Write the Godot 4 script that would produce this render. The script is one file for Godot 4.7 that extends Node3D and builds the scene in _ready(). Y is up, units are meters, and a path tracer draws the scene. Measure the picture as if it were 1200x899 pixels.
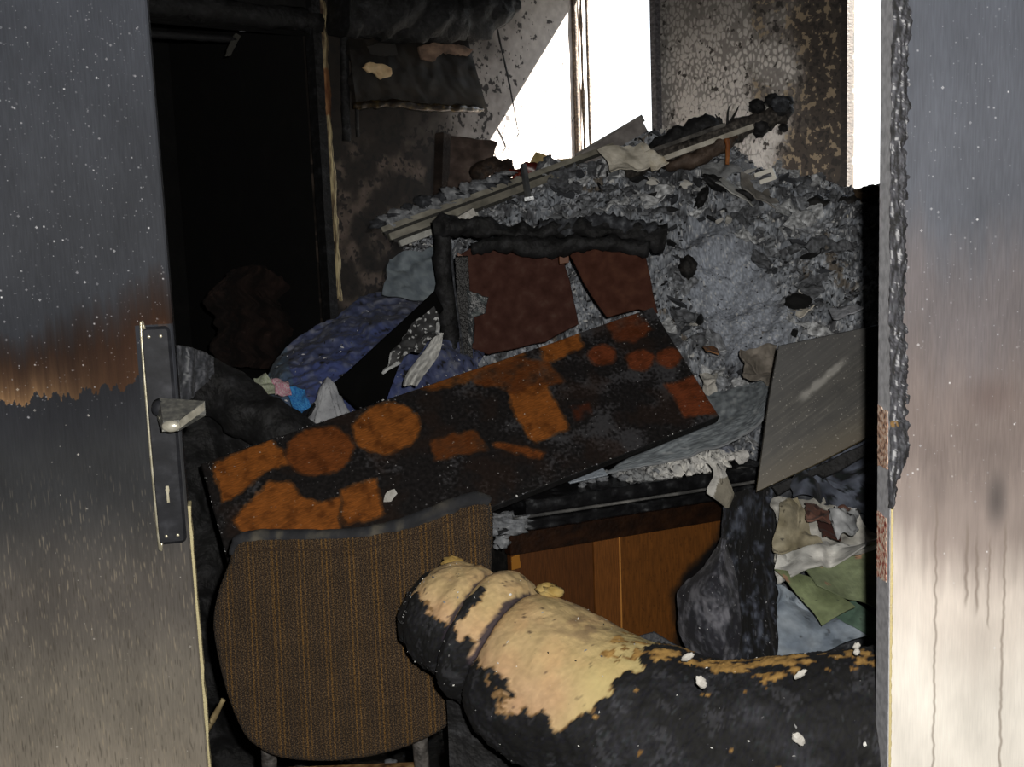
extends Node3D
# A burnt-out room seen through an open double door, lit by the flash of a hand-held camera and by white daylight behind.

const F := 1317.0                       # focal length for the 1200x899 frame
var eye := Vector3(0, 1.27, 0)
var look := Basis.from_euler(Vector3(deg_to_rad(-8.0), 0, deg_to_rad(-2.2)))
var used := {}
var M := {}

func _ready() -> void:
	# camera, sky, flash, exposure
	var cam := Camera3D.new()
	cam.name = "camera"
	cam.transform = Transform3D(look, eye)
	cam.fov = rad_to_deg(2.0 * atan(449.5 / F))
	cam.near = 0.02
	add_child(cam)
	cam.current = true
	var env := Environment.new()
	var sky := Sky.new()
	var sm := ProceduralSkyMaterial.new()
	sm.sky_top_color = Color(0.86, 0.92, 1.0); sm.sky_horizon_color = Color(1, 1, 0.98)
	sm.ground_horizon_color = Color(1, 1, 0.98); sm.ground_bottom_color = Color(0.75, 0.74, 0.7)
	sm.sun_angle_max = 1.0
	sm.energy_multiplier = 2.0
	sky.sky_material = sm
	env.background_mode = Environment.BG_SKY
	env.sky = sky
	env.tonemap_mode = Environment.TONE_MAPPER_LINEAR
	env.tonemap_exposure = 1.0
	env.sdfgi_enabled = true; env.ssao_enabled = true; env.ssil_enabled = true
	var we := WorldEnvironment.new()
	we.name = "environment"
	we.environment = env
	add_child(we)
	var flash := SpotLight3D.new()          # the flash of the camera, above and to the right of its lens
	flash.name = "camera_flash"
	flash.transform = Transform3D(look, eye + look * Vector3(0.05, 0.05, 0.0))
	flash.spot_angle = 50.0; flash.spot_angle_attenuation = 0.6
	flash.light_energy = 2.75; flash.light_color = Color(1.0, 0.985, 0.96)
	flash.light_size = 0.012; flash.spot_range = 30.0; flash.spot_attenuation = 2.0
	flash.shadow_enabled = true
	add_child(flash)
	var sun := DirectionalLight3D.new()     # low sun from the right, through the left window onto the side wall
	sun.name = "sunlight"
	var lw := Vector3(-sin(deg_to_rad(50.0)), 0, cos(deg_to_rad(50.0))); var ww := Vector3(cos(deg_to_rad(50.0)), 0, sin(deg_to_rad(50.0)))
	sun.transform = Transform3D(Basis.looking_at((lw * 1.45 - ww + Vector3.DOWN * 1.73).normalized()), Vector3(2, 4, -6))
	sun.light_energy = 24.0; sun.light_color = Color(1.0, 0.975, 0.94); sun.light_angular_distance = 0.6
	sun.shadow_enabled = true
	add_child(sun)
	make_materials()
	make_room()
	make_doors()
	make_heap()
	make_desk()
	make_board()
	make_armchair()
	make_chair()
	make_frame()
	make_left_side()
	make_right_side()

# ---------------------------------------------------------------- measuring
func ray(x: float, y: float) -> Vector3:
	return look * Vector3((x - 600.0) / F, (449.5 - y) / F, -1.0)

func at(x: float, y: float, d: float) -> Vector3:      # the point at distance d in front of the eye
	var r := ray(x, y)
	return eye + r * (d / -r.z)

func seen_at(p: Vector3) -> Vector2:                   # where a point falls in the 1200x899 frame
	var q := look.inverse() * (p - eye)
	return Vector2(600.0 - F * q.x / q.z, 449.5 + F * q.y / q.z)

func on(x: float, y: float, p: Vector3, n: Vector3) -> Vector3:   # the point on a plane
	var r := ray(x, y)
	return eye + r * ((p - eye).dot(n) / r.dot(n))

func rect4(a: Vector2, b: Vector2, c: Vector2, d: Vector2, da: float) -> Array:   # a parallelogram from its four measured corners
	var ra := ray(a.x, a.y)
	var k := da / -ra.z
	var m := Basis(-ray(b.x, b.y), ray(c.x, c.y), -ray(d.x, d.y))
	var s := m.inverse() * (ra * -k)
	return [eye + ra * k, eye + ray(b.x, b.y) * s.x, eye + ray(c.x, c.y) * s.y, eye + ray(d.x, d.y) * s.z]

func lin(c: Color) -> Color:
	return c.srgb_to_linear()

func nz(sd: int, freq: float, oct := 4, kind := FastNoiseLite.TYPE_SIMPLEX_SMOOTH) -> FastNoiseLite:
	var n := FastNoiseLite.new()
	n.seed = sd; n.frequency = freq; n.noise_type = kind; n.fractal_octaves = oct
	n.fractal_type = FastNoiseLite.FRACTAL_FBM if oct > 1 else FastNoiseLite.FRACTAL_NONE
	return n

# ---------------------------------------------------------------- shapes
class Geo:
	var v := PackedVector3Array()
	var uv := PackedVector2Array()
	var c := PackedColorArray()
	var i := PackedInt32Array()
	var weld := []
	func pt(p: Vector3, t := Vector2.ZERO, col := Color.WHITE) -> int:
		v.append(p); uv.append(t); c.append(col)
		return v.size() - 1
	func tri(a: int, b: int, d: int) -> void:
		i.append(a); i.append(b); i.append(d)
	func quad(a: int, b: int, d: int, e: int) -> void:    # clockwise as seen from the front
		tri(a, b, d); tri(a, d, e)
	func face(a: Vector3, b: Vector3, d: Vector3, e: Vector3, col := Color.WHITE) -> void:
		quad(pt(a, Vector2(0, 0), col), pt(b, Vector2(1, 0), col), pt(d, Vector2(1, 1), col), pt(e, Vector2(0, 1), col))
	func add(g: Geo) -> Geo:
		var k := v.size()
		v.append_array(g.v); uv.append_array(g.uv); c.append_array(g.c)
		for x in g.i: i.append(x + k)
		for w in g.weld: weld.append([w[0] + k, w[1] + k])
		return self
	func turned(t: Transform3D) -> Geo:
		var g := Geo.new()
		g.v = t * v; g.uv = uv; g.c = c; g.i = i; g.weld = weld
		return g
	func box() -> AABB:
		var b := AABB(v[0], Vector3.ZERO)
		for p in v: b = b.expand(p)
		return b
	func base() -> Vector3:
		var b := box()
		return Vector3(b.position.x + b.size.x / 2, b.position.y, b.position.z + b.size.z / 2)
	func mesh(from: Vector3, m: Material) -> ArrayMesh:
		var n := PackedVector3Array()
		n.resize(v.size())
		for k in range(0, i.size(), 3):
			var a := i[k]; var b := i[k + 1]; var d := i[k + 2]
			var f := (v[d] - v[a]).cross(v[b] - v[a])
			n[a] += f; n[b] += f; n[d] += f
		for w in weld:
			var s: Vector3 = n[w[0]] + n[w[1]]
			n[w[0]] = s; n[w[1]] = s
		var q := PackedVector3Array()
		q.resize(v.size())
		for k in v.size():
			n[k] = n[k].normalized() if n[k].length_squared() > 0.0 else Vector3.UP
			q[k] = v[k] - from
		var arr := []
		arr.resize(Mesh.ARRAY_MAX)
		arr[Mesh.ARRAY_VERTEX] = q; arr[Mesh.ARRAY_NORMAL] = n; arr[Mesh.ARRAY_TEX_UV] = uv; arr[Mesh.ARRAY_COLOR] = c; arr[Mesh.ARRAY_INDEX] = i
		var out := ArrayMesh.new()
		out.add_surface_from_arrays(Mesh.PRIMITIVE_TRIANGLES, arr)
		out.surface_set_material(0, m)
		return out

func white(_s: float, _t: float, _p: Vector3) -> Color:
	return Color.WHITE

func grid(f: Callable, nu: int, nv: int, col = null, wrap := false) -> Geo:    # s runs right, t runs down as seen from the front
	var g := Geo.new()
	for j in nv + 1:
		for k in nu + 1:
			var s := float(k) / nu
			var t := float(j) / nv
			var p: Vector3 = f.call(s, t)
			g.pt(p, Vector2(s, t), col.call(s, t, p) if col != null else Color.WHITE)
	for j in nv:
		for k in nu:
			var a := j * (nu + 1) + k
			g.quad(a, a + 1, a + nu + 2, a + nu + 1)
		if wrap: g.weld.append([j * (nu + 1), j * (nu + 1) + nu])
	return g

func thick(g: Geo, nu: int, nv: int, th: float) -> Geo:      # closes a grid into a sheet with real thickness
	var n := PackedVector3Array()
	n.resize(g.v.size())
	for k in range(0, g.i.size(), 3):
		var f := (g.v[g.i[k + 2]] - g.v[g.i[k]]).cross(g.v[g.i[k + 1]] - g.v[g.i[k]])
		for e in 3: n[g.i[k + e]] += f
	var out := Geo.new()
	out.add(g)
	var o := out.v.size()
	for k in g.v.size():
		out.pt(g.v[k] - n[k].normalized() * th, g.uv[k], g.c[k])
	for k in range(0, g.i.size(), 3):
		out.tri(o + g.i[k], o + g.i[k + 2], o + g.i[k + 1])
	var rim := []
	for k in nu: rim.append(k)
	for j in nv: rim.append(j * (nu + 1) + nu)
	for k in nu: rim.append(nv * (nu + 1) + nu - k)
	for j in nv: rim.append((nv - j) * (nu + 1))
	for k in rim.size():
		var a: int = rim[k]; var b: int = rim[(k + 1) % rim.size()]
		out.quad(out.pt(g.v[b], g.uv[b], g.c[b]), out.pt(g.v[a], g.uv[a], g.c[a]), out.pt(out.v[o + a], g.uv[a], g.c[a]), out.pt(out.v[o + b], g.uv[b], g.c[b]))
	return out

func sheet(q: Array, nu: int, nv: int, amp: float, freq: float, sd: int, th := 0.002, col = null) -> Geo:   # crumpled sheet between four corners: top left, top right, bottom right, bottom left
	var n := nz(sd, freq, 3)
	var w: Vector3 = (q[1] - q[0]).cross(q[3] - q[0]).normalized() * -1.0
	var f := func(s: float, t: float) -> Vector3:
		var p: Vector3 = q[0].lerp(q[1], s).lerp(q[3].lerp(q[2], s), t)
		var d: Vector3 = w * (absf(n.get_noise_3d(p.x, p.y, p.z)) * 2.0 - 0.3) * amp
		d += Vector3(n.get_noise_3d(p.y + 5, p.z, p.x), n.get_noise_3d(p.z, p.x + 9, p.y), 0) * amp * 0.8
		return p + d
	return thick(grid(f, nu, nv, col), nu, nv, th)

func slab(poly: PackedVector2Array, o: Vector3, ax: Vector3, ay: Vector3, th: float, bev := 0.002) -> Geo:   # a board: outline in its own plane, with bevelled rims; front towards ax x ay
	var g := Geo.new()
	var nrm := ax.cross(ay).normalized()
	var p := poly.duplicate()
	if not Geometry2D.is_polygon_clockwise(p): p.reverse()
	var lo := p[0]; var hi := p[0]
	for q in p:
		lo = lo.min(q); hi = hi.max(q)
	var area := 0.0
	for k in p.size():
		area += p[k].cross(p[(k + 1) % p.size()])
	if area > 0: p.reverse()                   # now clockwise with ay up
	var m := p.size()
	var ins := PackedVector2Array()
	for k in m:
		var a := (p[k] - p[(k + m - 1) % m]).normalized(); var b := (p[(k + 1) % m] - p[k]).normalized()
		var inn := (Vector2(a.y, -a.x) + Vector2(b.y, -b.x)).normalized()
		ins.append(p[k] + inn * bev)
	var at3 := func(q: Vector2, z: float) -> Vector3: return o + ax * q.x + ay * q.y + nrm * z
	var uvf := func(q: Vector2) -> Vector2: return Vector2((q.x - lo.x) / (hi.x - lo.x), 1.0 - (q.y - lo.y) / (hi.y - lo.y))
	var t := Geometry2D.triangulate_polygon(ins)
	if t.is_empty(): t = Geometry2D.triangulate_polygon(p)
	for z in [0.0, -th]:
		var k0 := g.v.size()
		for q in ins: g.pt(at3.call(q, z), uvf.call(q))
		for k in range(0, t.size(), 3):
			var cr := (ins[t[k + 1]] - ins[t[k]]).cross(ins[t[k + 2]] - ins[t[k]])
			if (cr < 0) == (z == 0.0): g.tri(k0 + t[k], k0 + t[k + 1], k0 + t[k + 2])
			else: g.tri(k0 + t[k], k0 + t[k + 2], k0 + t[k + 1])
	for k in m:
		var e := (k + 1) % m
		var rows := [[ins, 0.0], [p, -bev], [p, bev - th], [ins, -th]]
		for r in 3:
			var A: PackedVector2Array = rows[r][0]; var Bq: PackedVector2Array = rows[r + 1][0]
			g.quad(g.pt(at3.call(A[e], rows[r][1]), uvf.call(A[e])), g.pt(at3.call(A[k], rows[r][1]), uvf.call(A[k])), g.pt(at3.call(Bq[k], rows[r + 1][1]), uvf.call(Bq[k])), g.pt(at3.call(Bq[e], rows[r + 1][1]), uvf.call(Bq[e])))
	return g

func rag(poly: Array, step: float, amp: float, sd: int) -> PackedVector2Array:      # an outline with broken, uneven edges
	var out := PackedVector2Array()
	var r := RandomNumberGenerator.new()
	r.seed = sd
	for k in poly.size():
		var a: Vector2 = poly[k]; var b: Vector2 = poly[(k + 1) % poly.size()]
		var cnt: int = maxi(1, int(a.distance_to(b) / step))
		for e in cnt:
			out.append(a.lerp(b, float(e) / cnt) + Vector2(r.randf_range(-amp, amp), r.randf_range(-amp, amp)))
	return out

func axes(n: Vector3) -> Array:                              # right and up within a plane that faces n
	var ax := Vector3.UP.cross(n).normalized()
	return [ax, n.cross(ax).normalized()]

func flat(pts: Array, p: Vector3, n: Vector3) -> Array:      # measured corners as an outline in the plane through p
	var a := axes(n)
	var out := []
	for q in pts:
		var w := on(q[0], q[1], p, n) - p
		out.append(Vector2(w.dot(a[0]), w.dot(a[1])))
	return out

func slab_at(pts: Array, p: Vector3, n: Vector3, th: float, bev := 0.002, step := 1.0, amp := 0.0, sd := 1) -> Geo:
	var a := axes(n)
	return slab(rag(flat(pts, p, n), step, amp, sd), p, a[0], a[1], th, bev)

func tube(path: Array, rad: Array, segs := 10, sub := 4, amp := 0.0, freq := 20.0, sd := 1, squash := 1.0) -> Geo:      # a round bar along a path, closed at both ends
	var cv := Curve3D.new()
	for p in path: cv.add_point(p)
	var nn := nz(sd, freq, 3)
	var pts := PackedVector3Array(); var rr := PackedFloat32Array()
	var m := path.size()
	for k in m - 1:
		for e in sub:
			var t := float(e) / sub
			var p0: Vector3 = path[maxi(k - 1, 0)]; var p1: Vector3 = path[k]; var p2: Vector3 = path[k + 1]; var p3: Vector3 = path[mini(k + 2, m - 1)]
			pts.append(p1.cubic_interpolate(p2, p0, p3, t) if m > 2 else p1.lerp(p2, t))
			rr.append(lerpf(rad[mini(k, rad.size() - 1)], rad[mini(k + 1, rad.size() - 1)], t))
	pts.append(path[m - 1]); rr.append(rad[rad.size() - 1])
	pts.insert(0, pts[0]); rr.insert(0, 0.0005)
	pts.append(pts[pts.size() - 1]); rr.append(0.0005)
	var g := Geo.new()
	var u := Vector3.UP
	for k in pts.size():
		var d := (pts[mini(k + 1, pts.size() - 1)] - pts[maxi(k - 1, 0)])
		if d.length() < 1e-6: d = pts[pts.size() - 2] - pts[1]
		d = d.normalized()
		u = (u - d * u.dot(d))
		if u.length() < 0.05: u = Vector3.RIGHT - d * Vector3.RIGHT.dot(d)
		u = u.normalized()
		var w := d.cross(u)
		for e in segs + 1:
			var ph := TAU * e / segs
			var dirv := u * cos(ph) * squash + w * sin(ph)
			var q := pts[k] + dirv * rr[k]
			if amp > 0: q += dirv * nn.get_noise_3d(q.x, q.y, q.z) * amp * minf(1.0, rr[k] * 1000.0 - 0.5)
			g.pt(q, Vector2(float(e) / segs, float(k) / pts.size()))
	for k in pts.size() - 1:
		for e in segs:
			var a := k * (segs + 1) + e
			g.quad(a + 1, a, a + segs + 1, a + segs + 2)
		g.weld.append([k * (segs + 1), k * (segs + 1) + segs])
	return g

func blob(c: Vector3, r: Vector3, amp: float, freq: float, sd: int, nu := 20, nv := 12, col = null, turn := Basis.IDENTITY) -> Geo:     # an uneven lump
	var n := nz(sd, freq, 3)
	var f := func(s: float, t: float) -> Vector3:
		var d := Vector3(sin(PI * t) * sin(TAU * s), cos(PI * t), sin(PI * t) * cos(TAU * s))
		var k := 1.0 + n.get_noise_3d(d.x + c.x * 7.0, d.y + c.y * 7.0, d.z) * amp
		return c + turn * (d * r * k)
	return grid(f, nu, nv, col, true)

func bar(a: Vector3, b: Vector3, w: float, h: float, up := Vector3.UP) -> Geo:    # a squared bar from a to b with small bevels
	var d := (b - a).normalized()
	var x := d.cross(up).normalized()
	var y := x.cross(d).normalized()
	var s := minf(w, h) * 0.12
	return slab(PackedVector2Array([Vector2(-w / 2, -h / 2), Vector2(-w / 2, h / 2), Vector2(w / 2, h / 2), Vector2(w / 2, -h / 2)]), a, x, y, a.distance_to(b), s)

# ---------------------------------------------------------------- things
func numbered(called: String) -> String:
	var k: int = used.get(called, 0)
	used[called] = k + 1
	return called if k == 0 else "%s_%03d" % [called, k]

func tag(o: Node3D, label: String, category: String, group := "") -> void:
	o.set_meta("label", label)
	o.set_meta("category", category)
	if group: o.set_meta("group", group)

func thing(called: String, label: String, category: String, base: Vector3, group := "") -> Node3D:
	var o := Node3D.new()
	o.name = numbered(called)
	add_child(o, true)
	o.position = base
	tag(o, label, category, group)
	return o

func part(called: String, g: Geo, m: Material, parent: Node3D, label := "", stuff := false) -> MeshInstance3D:
	var o := MeshInstance3D.new()
	o.name = called
	o.mesh = g.mesh(parent.get_meta("root") if parent.has_meta("root") else parent.position, m)
	parent.add_child(o, true)
	if parent.get_parent() != self and parent != self: pass
	if label: o.set_meta("label", label)
	if stuff: o.set_meta("kind", "stuff")
	return o

func sub(called: String, g: Geo, m: Material, parent: MeshInstance3D, root: Node3D, label := "") -> MeshInstance3D:   # a part of a part; all share the root's origin
	var o := MeshInstance3D.new()
	o.name = called
	o.mesh = g.mesh(root.position, m)
	parent.add_child(o, true)
	if label: o.set_meta("label", label)
	return o

func solo(called: String, g: Geo, m: Material, label: String, category: String, group := "") -> MeshInstance3D:
	var o := MeshInstance3D.new()
	o.name = numbered(called)
	var b := g.base()
	o.mesh = g.mesh(b, m)
	add_child(o, true)
	o.position = b
	tag(o, label, category, group)
	return o

func specks(g: Geo, parent: Node3D, origin: Vector3, cnt: int, sd: int, lo: float, hi: float, cols: Array, called := "ash_specks") -> void:    # crumbs of ash and plaster stuck to a surface, too many to count
	var r := RandomNumberGenerator.new()
	r.seed = sd
	var chip := Geo.new()
	for k in 5:
		var a := TAU * k / 5.0; var b := TAU * (k + 1) / 5.0
		chip.tri(chip.pt(Vector3(cos(a), 0, sin(a) * 0.7)), chip.pt(Vector3(0.1, 0.5, 0)), chip.pt(Vector3(cos(b), 0, sin(b) * 0.7)))
		chip.tri(chip.pt(Vector3(cos(b), 0, sin(b) * 0.7)), chip.pt(Vector3(0, -0.5, 0)), chip.pt(Vector3(cos(a), 0, sin(a) * 0.7)))
	var mm := MultiMesh.new()
	mm.transform_format = MultiMesh.TRANSFORM_3D
	mm.use_colors = true
	mm.mesh = chip.mesh(Vector3.ZERO, M.debris)
	mm.instance_count = cnt
	for k in cnt:
		var t := (r.randi() % (g.i.size() / 3)) * 3
		var u := r.randf(); var w := r.randf() * (1.0 - u)
		var p := g.v[g.i[t]] * (1.0 - u - w) + g.v[g.i[t + 1]] * u + g.v[g.i[t + 2]] * w
		var sz := lerpf(lo, hi, pow(r.randf(), 3.0))
		mm.set_instance_transform(k, Transform3D(Basis.from_euler(Vector3(r.randf() * 3.0, r.randf() * TAU, r.randf() * 3.0)).scaled_local(Vector3(sz, sz * 0.7, sz * r.randf_range(0.5, 1.3))), p - origin))
		mm.set_instance_color(k, lin(cols[r.randi() % cols.size()]))
	var mi := MultiMeshInstance3D.new()
	mi.name = called
	mi.multimesh = mm
	parent.add_child(mi, true)
	mi.set_meta("kind", "stuff")

func struct(called: String, g: Geo, m: Material, label: String, category: String) -> MeshInstance3D:
	var o := solo(called, g, m, label, category)
	o.set_meta("kind", "structure")
	return o

# ---------------------------------------------------------------- materials
func paint(w: int, h: int, f: Callable) -> ImageTexture:
	var b := PackedByteArray()
	b.resize(w * h * 3)
	var k := 0
	for y in h:
		for x in w:
			var c: Color = f.call((x + 0.5) / w, (y + 0.5) / h)
			b[k] = clampi(int(c.r * 255.0 + 0.5), 0, 255); b[k + 1] = clampi(int(c.g * 255.0 + 0.5), 0, 255); b[k + 2] = clampi(int(c.b * 255.0 + 0.5), 0, 255)
			k += 3
	return ImageTexture.create_from_image(Image.create_from_data(w, h, false, Image.FORMAT_RGB8, b))

func ramp_tex(cols: Array, at_: Array, freq: float, sd: int, size := 512, kind := FastNoiseLite.TYPE_SIMPLEX_SMOOTH, oct := 5) -> NoiseTexture2D:
	var g := Gradient.new()
	g.offsets = PackedFloat32Array(at_)
	var cc := PackedColorArray()
	for c in cols: cc.append(Color(c))
	g.colors = cc
	var t := NoiseTexture2D.new()
	t.width = size; t.height = size; t.seamless = true
	t.noise = nz(sd, freq, oct, kind)
	t.color_ramp = g
	return t

func bump_tex(freq: float, sd: int, strength: float, kind := FastNoiseLite.TYPE_SIMPLEX_SMOOTH, oct := 5) -> NoiseTexture2D:
	var t := NoiseTexture2D.new()
	t.width = 512; t.height = 512; t.seamless = true
	t.noise = nz(sd, freq, oct, kind)
	t.as_normal_map = true
	t.bump_strength = strength
	return t

func mat(tex, rough: float, nrm = null, scale := 3.0, nscale := 1.0, metal := 0.0, spec := 0.5) -> StandardMaterial3D:
	var m := StandardMaterial3D.new()
	if tex is Color: m.albedo_color = tex
	elif tex is String: m.albedo_color = Color(tex)
	else: m.albedo_texture = tex
	m.roughness = rough; m.metallic = metal; m.metallic_specular = spec
	if nrm != null:
		m.normal_enabled = true; m.normal_texture = nrm; m.normal_scale = nscale
	m.uv1_triplanar = true
	m.uv1_scale = Vector3.ONE * scale
	return m

func uvmat(tex, rough: float, nrm = null, nscale := 1.0, metal := 0.0) -> StandardMaterial3D:
	var m := mat(tex, rough, nrm, 1.0, nscale, metal)
	m.uv1_triplanar = false
	m.texture_repeat = false
	return m

func tinted(rough: float, nrm = null, scale := 3.0, nscale := 1.0) -> StandardMaterial3D:       # the colour comes from the mesh
	var m := mat(Color.WHITE, rough, nrm, scale, nscale)
	m.vertex_color_use_as_albedo = true
	return m

func dots(im: Image, cnt: int, sd: int, c: Color, big := 1.0, lo := 0.0, hi := 1.0) -> void:      # pale flecks of ash stuck to a surface
	var r := RandomNumberGenerator.new()
	r.seed = sd
	for k in cnt:
		var x := r.randi_range(2, im.get_width() - 3); var y := int(lerpf(lo, hi, r.randf()) * (im.get_height() - 6)) + 3
		var a := r.randf_range(0.15, 1.0) * r.randf()
		im.set_pixel(x, y, im.get_pixel(x, y).lerp(c, minf(1.0, a * 1.6)))
		if r.randf() < 0.3 * big:
			for d in [Vector2i(1, 0), Vector2i(0, 1), Vector2i(1, 1)]:
				im.set_pixel(x + d.x, y + d.y, im.get_pixel(x + d.x, y + d.y).lerp(c, a))
		if r.randf() < 0.05 * big:
			for d in [Vector2i(-1, 0), Vector2i(0, -1), Vector2i(1, 0), Vector2i(0, 1)]:
				im.set_pixel(x + d.x, y + d.y, im.get_pixel(x + d.x, y + d.y).lerp(c, 0.8))

func picture(w: int, h: int, f: Callable) -> Image:
	return paint(w, h, f).get_image()

func stops(x: float, at_: Array, cols: Array) -> Color:
	for k in at_.size() - 1:
		if x <= at_[k + 1]:
			var t := clampf((x - at_[k]) / (at_[k + 1] - at_[k]), 0, 1)
			return cols[k].lerp(cols[k + 1], t * t * (3 - 2 * t))
	return cols[cols.size() - 1]

func rgb(r: float, g: float, b: float) -> Color:
	return Color(r / 255.0, g / 255.0, b / 255.0)

func make_materials() -> void:
	var crack := bump_tex(0.03, 3, 9.0, FastNoiseLite.TYPE_CELLULAR, 3)
	var lumps := bump_tex(0.012, 5, 10.0)
	var fine := bump_tex(0.05, 7, 4.0)
	M.crack = crack; M.lumps = lumps; M.fine = fine
	M.char = mat(ramp_tex(["070707", "111112", "1e1e20", "3c3d40"], [0.0, 0.45, 0.68, 1.0], 0.012, 11), 0.75, crack, 4.0, 1.0)
	M.charwood = mat(ramp_tex(["080707", "141312", "24211f", "4a4744"], [0.0, 0.45, 0.7, 1.0], 0.01, 12), 0.7, crack, 6.0, 0.7)
	M.soot = mat(ramp_tex(["040404", "090909", "0f0e0e", "1c1a19"], [0.0, 0.5, 0.75, 1.0], 0.008, 13), 0.9, lumps, 1.5, 0.7)
	M.ash = mat(ramp_tex(["4a4c50", "73767b", "93969a", "c4c6c8"], [0.0, 0.4, 0.65, 1.0], 0.02, 14), 0.95, fine, 4.0, 1.0)
	M.ashdark = mat(ramp_tex(["1b1c1f", "33353a", "55585d", "8c8f93"], [0.0, 0.45, 0.7, 1.0], 0.02, 15), 0.95, fine, 4.0, 1.0)
	M.plaster = mat(ramp_tex(["a8a49c", "d2cfc8", "ecebe6"], [0.0, 0.5, 1.0], 0.02, 16), 0.95, fine, 5.0, 0.8)
	M.metal = mat(ramp_tex(["5a5c5e", "8e9092", "c0c2c2"], [0.0, 0.5, 1.0], 0.01, 17), 0.4, fine, 3.0, 0.3, 0.7)
	M.rail = mat(ramp_tex(["55534a", "807c70", "a3a092"], [0.1, 0.5, 0.9], 0.01, 18), 0.5, fine, 3.0, 0.2)
	M.wood = mat(ramp_tex(["3a2414", "7d5a35", "b59868"], [0.1, 0.5, 0.95], 0.02, 19), 0.7, fine, 3.0, 0.8)
	M.debris = tinted(0.95, fine, 5.0, 1.0)
	M.cloth = tinted(0.9, fine, 6.0, 0.6)
	M.cloth.rim_enabled = true; M.cloth.rim = 0.1
	M.skin = tinted(0.85, fine, 5.0, 0.35)

func left_door_look() -> ImageTexture:      # X from -0.76 to 0 (free edge), Y from 1.62 down to 0.5
	var grain := nz(21, 1.0, 3); var big := nz(22, 4.0, 4); var edge := nz(23, 26.0, 4); var streak := nz(24, 1.0, 2)
	var cols := [rgb(64, 67, 74), rgb(57, 59, 64), rgb(46, 48, 53), rgb(49, 50, 52), rgb(84, 80, 76), rgb(114, 108, 99), rgb(134, 126, 114)]
	var im := picture(760, 1120, func(u, v):
		var x: float = -0.76 + u * 0.76; var y: float = 1.62 - v * 1.12
		var gr: float = grain.get_noise_2d(x * 420.0, y * 22.0)
		var c: Color = stops(1.62 - y, [0.0, 0.35, 0.5, 0.64, 0.8, 0.93, 1.06], cols)
		var line: float = 1.083 + 0.02 * edge.get_noise_2d(x, 0.3) + 0.018 * edge.get_noise_2d(x * 3.0, 0.9) + 0.02 * smoothstep(-0.1, -0.03, x)
		if x < -0.045 or y > 1.165:
			var up: float = y - line
			if up > 0:
				var hh: float = 0.09 + 0.035 * smoothstep(-0.16, -0.07, x) + 0.03 * big.get_noise_2d(x * 3.0, y)
				var k: float = clampf(1.0 - up / hh, 0, 1)
				var bc: Color = rgb(36, 24, 19).lerp(rgb(122, 94, 66), pow(k, 3.0) * (0.55 + 0.45 * smoothstep(-0.09, -0.2, x)))
				bc = bc.lerp(rgb(58, 36, 24), 0.6 * smoothstep(-0.14, -0.06, x) * k)
				c = c.lerp(bc, clampf(k * 1.7, 0, 0.95))
			else:
				c = c.lerp(rgb(38, 39, 43), clampf(1.0 + up * 14.0, 0, 1))
		var rs: float = smoothstep(0.008, 0.003, absf(x + 0.012 + 0.002 * gr)) * smoothstep(0.06, 0.02, absf(y - 1.115))
		c = c.lerp(rgb(138, 84, 44), rs * 0.8)
		c = c * (1.0 + 0.1 * gr + 0.13 * big.get_noise_2d(x * 2.0, y))
		var st: float = streak.get_noise_2d(x * 500.0, y * 26.0 + 9.0)
		if y < 1.02: c = c.lerp(rgb(150, 138, 118), clampf((st - 0.42) * 2.6, 0, 0.55) * smoothstep(1.02, 0.9, y))
		if y < 0.86: c = c.lerp(rgb(60, 56, 50), clampf((-st - 0.4) * 2.0, 0, 0.5))
		return c)
	dots(im, 3600, 31, rgb(150, 150, 155), 0.3, 0.0, 0.5)
	dots(im, 560, 32, rgb(215, 215, 218), 1.2, 0.0, 0.45)
	dots(im, 310, 33, rgb(190, 186, 178), 1.0, 0.45, 1.0)
	return ImageTexture.create_from_image(im)

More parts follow.
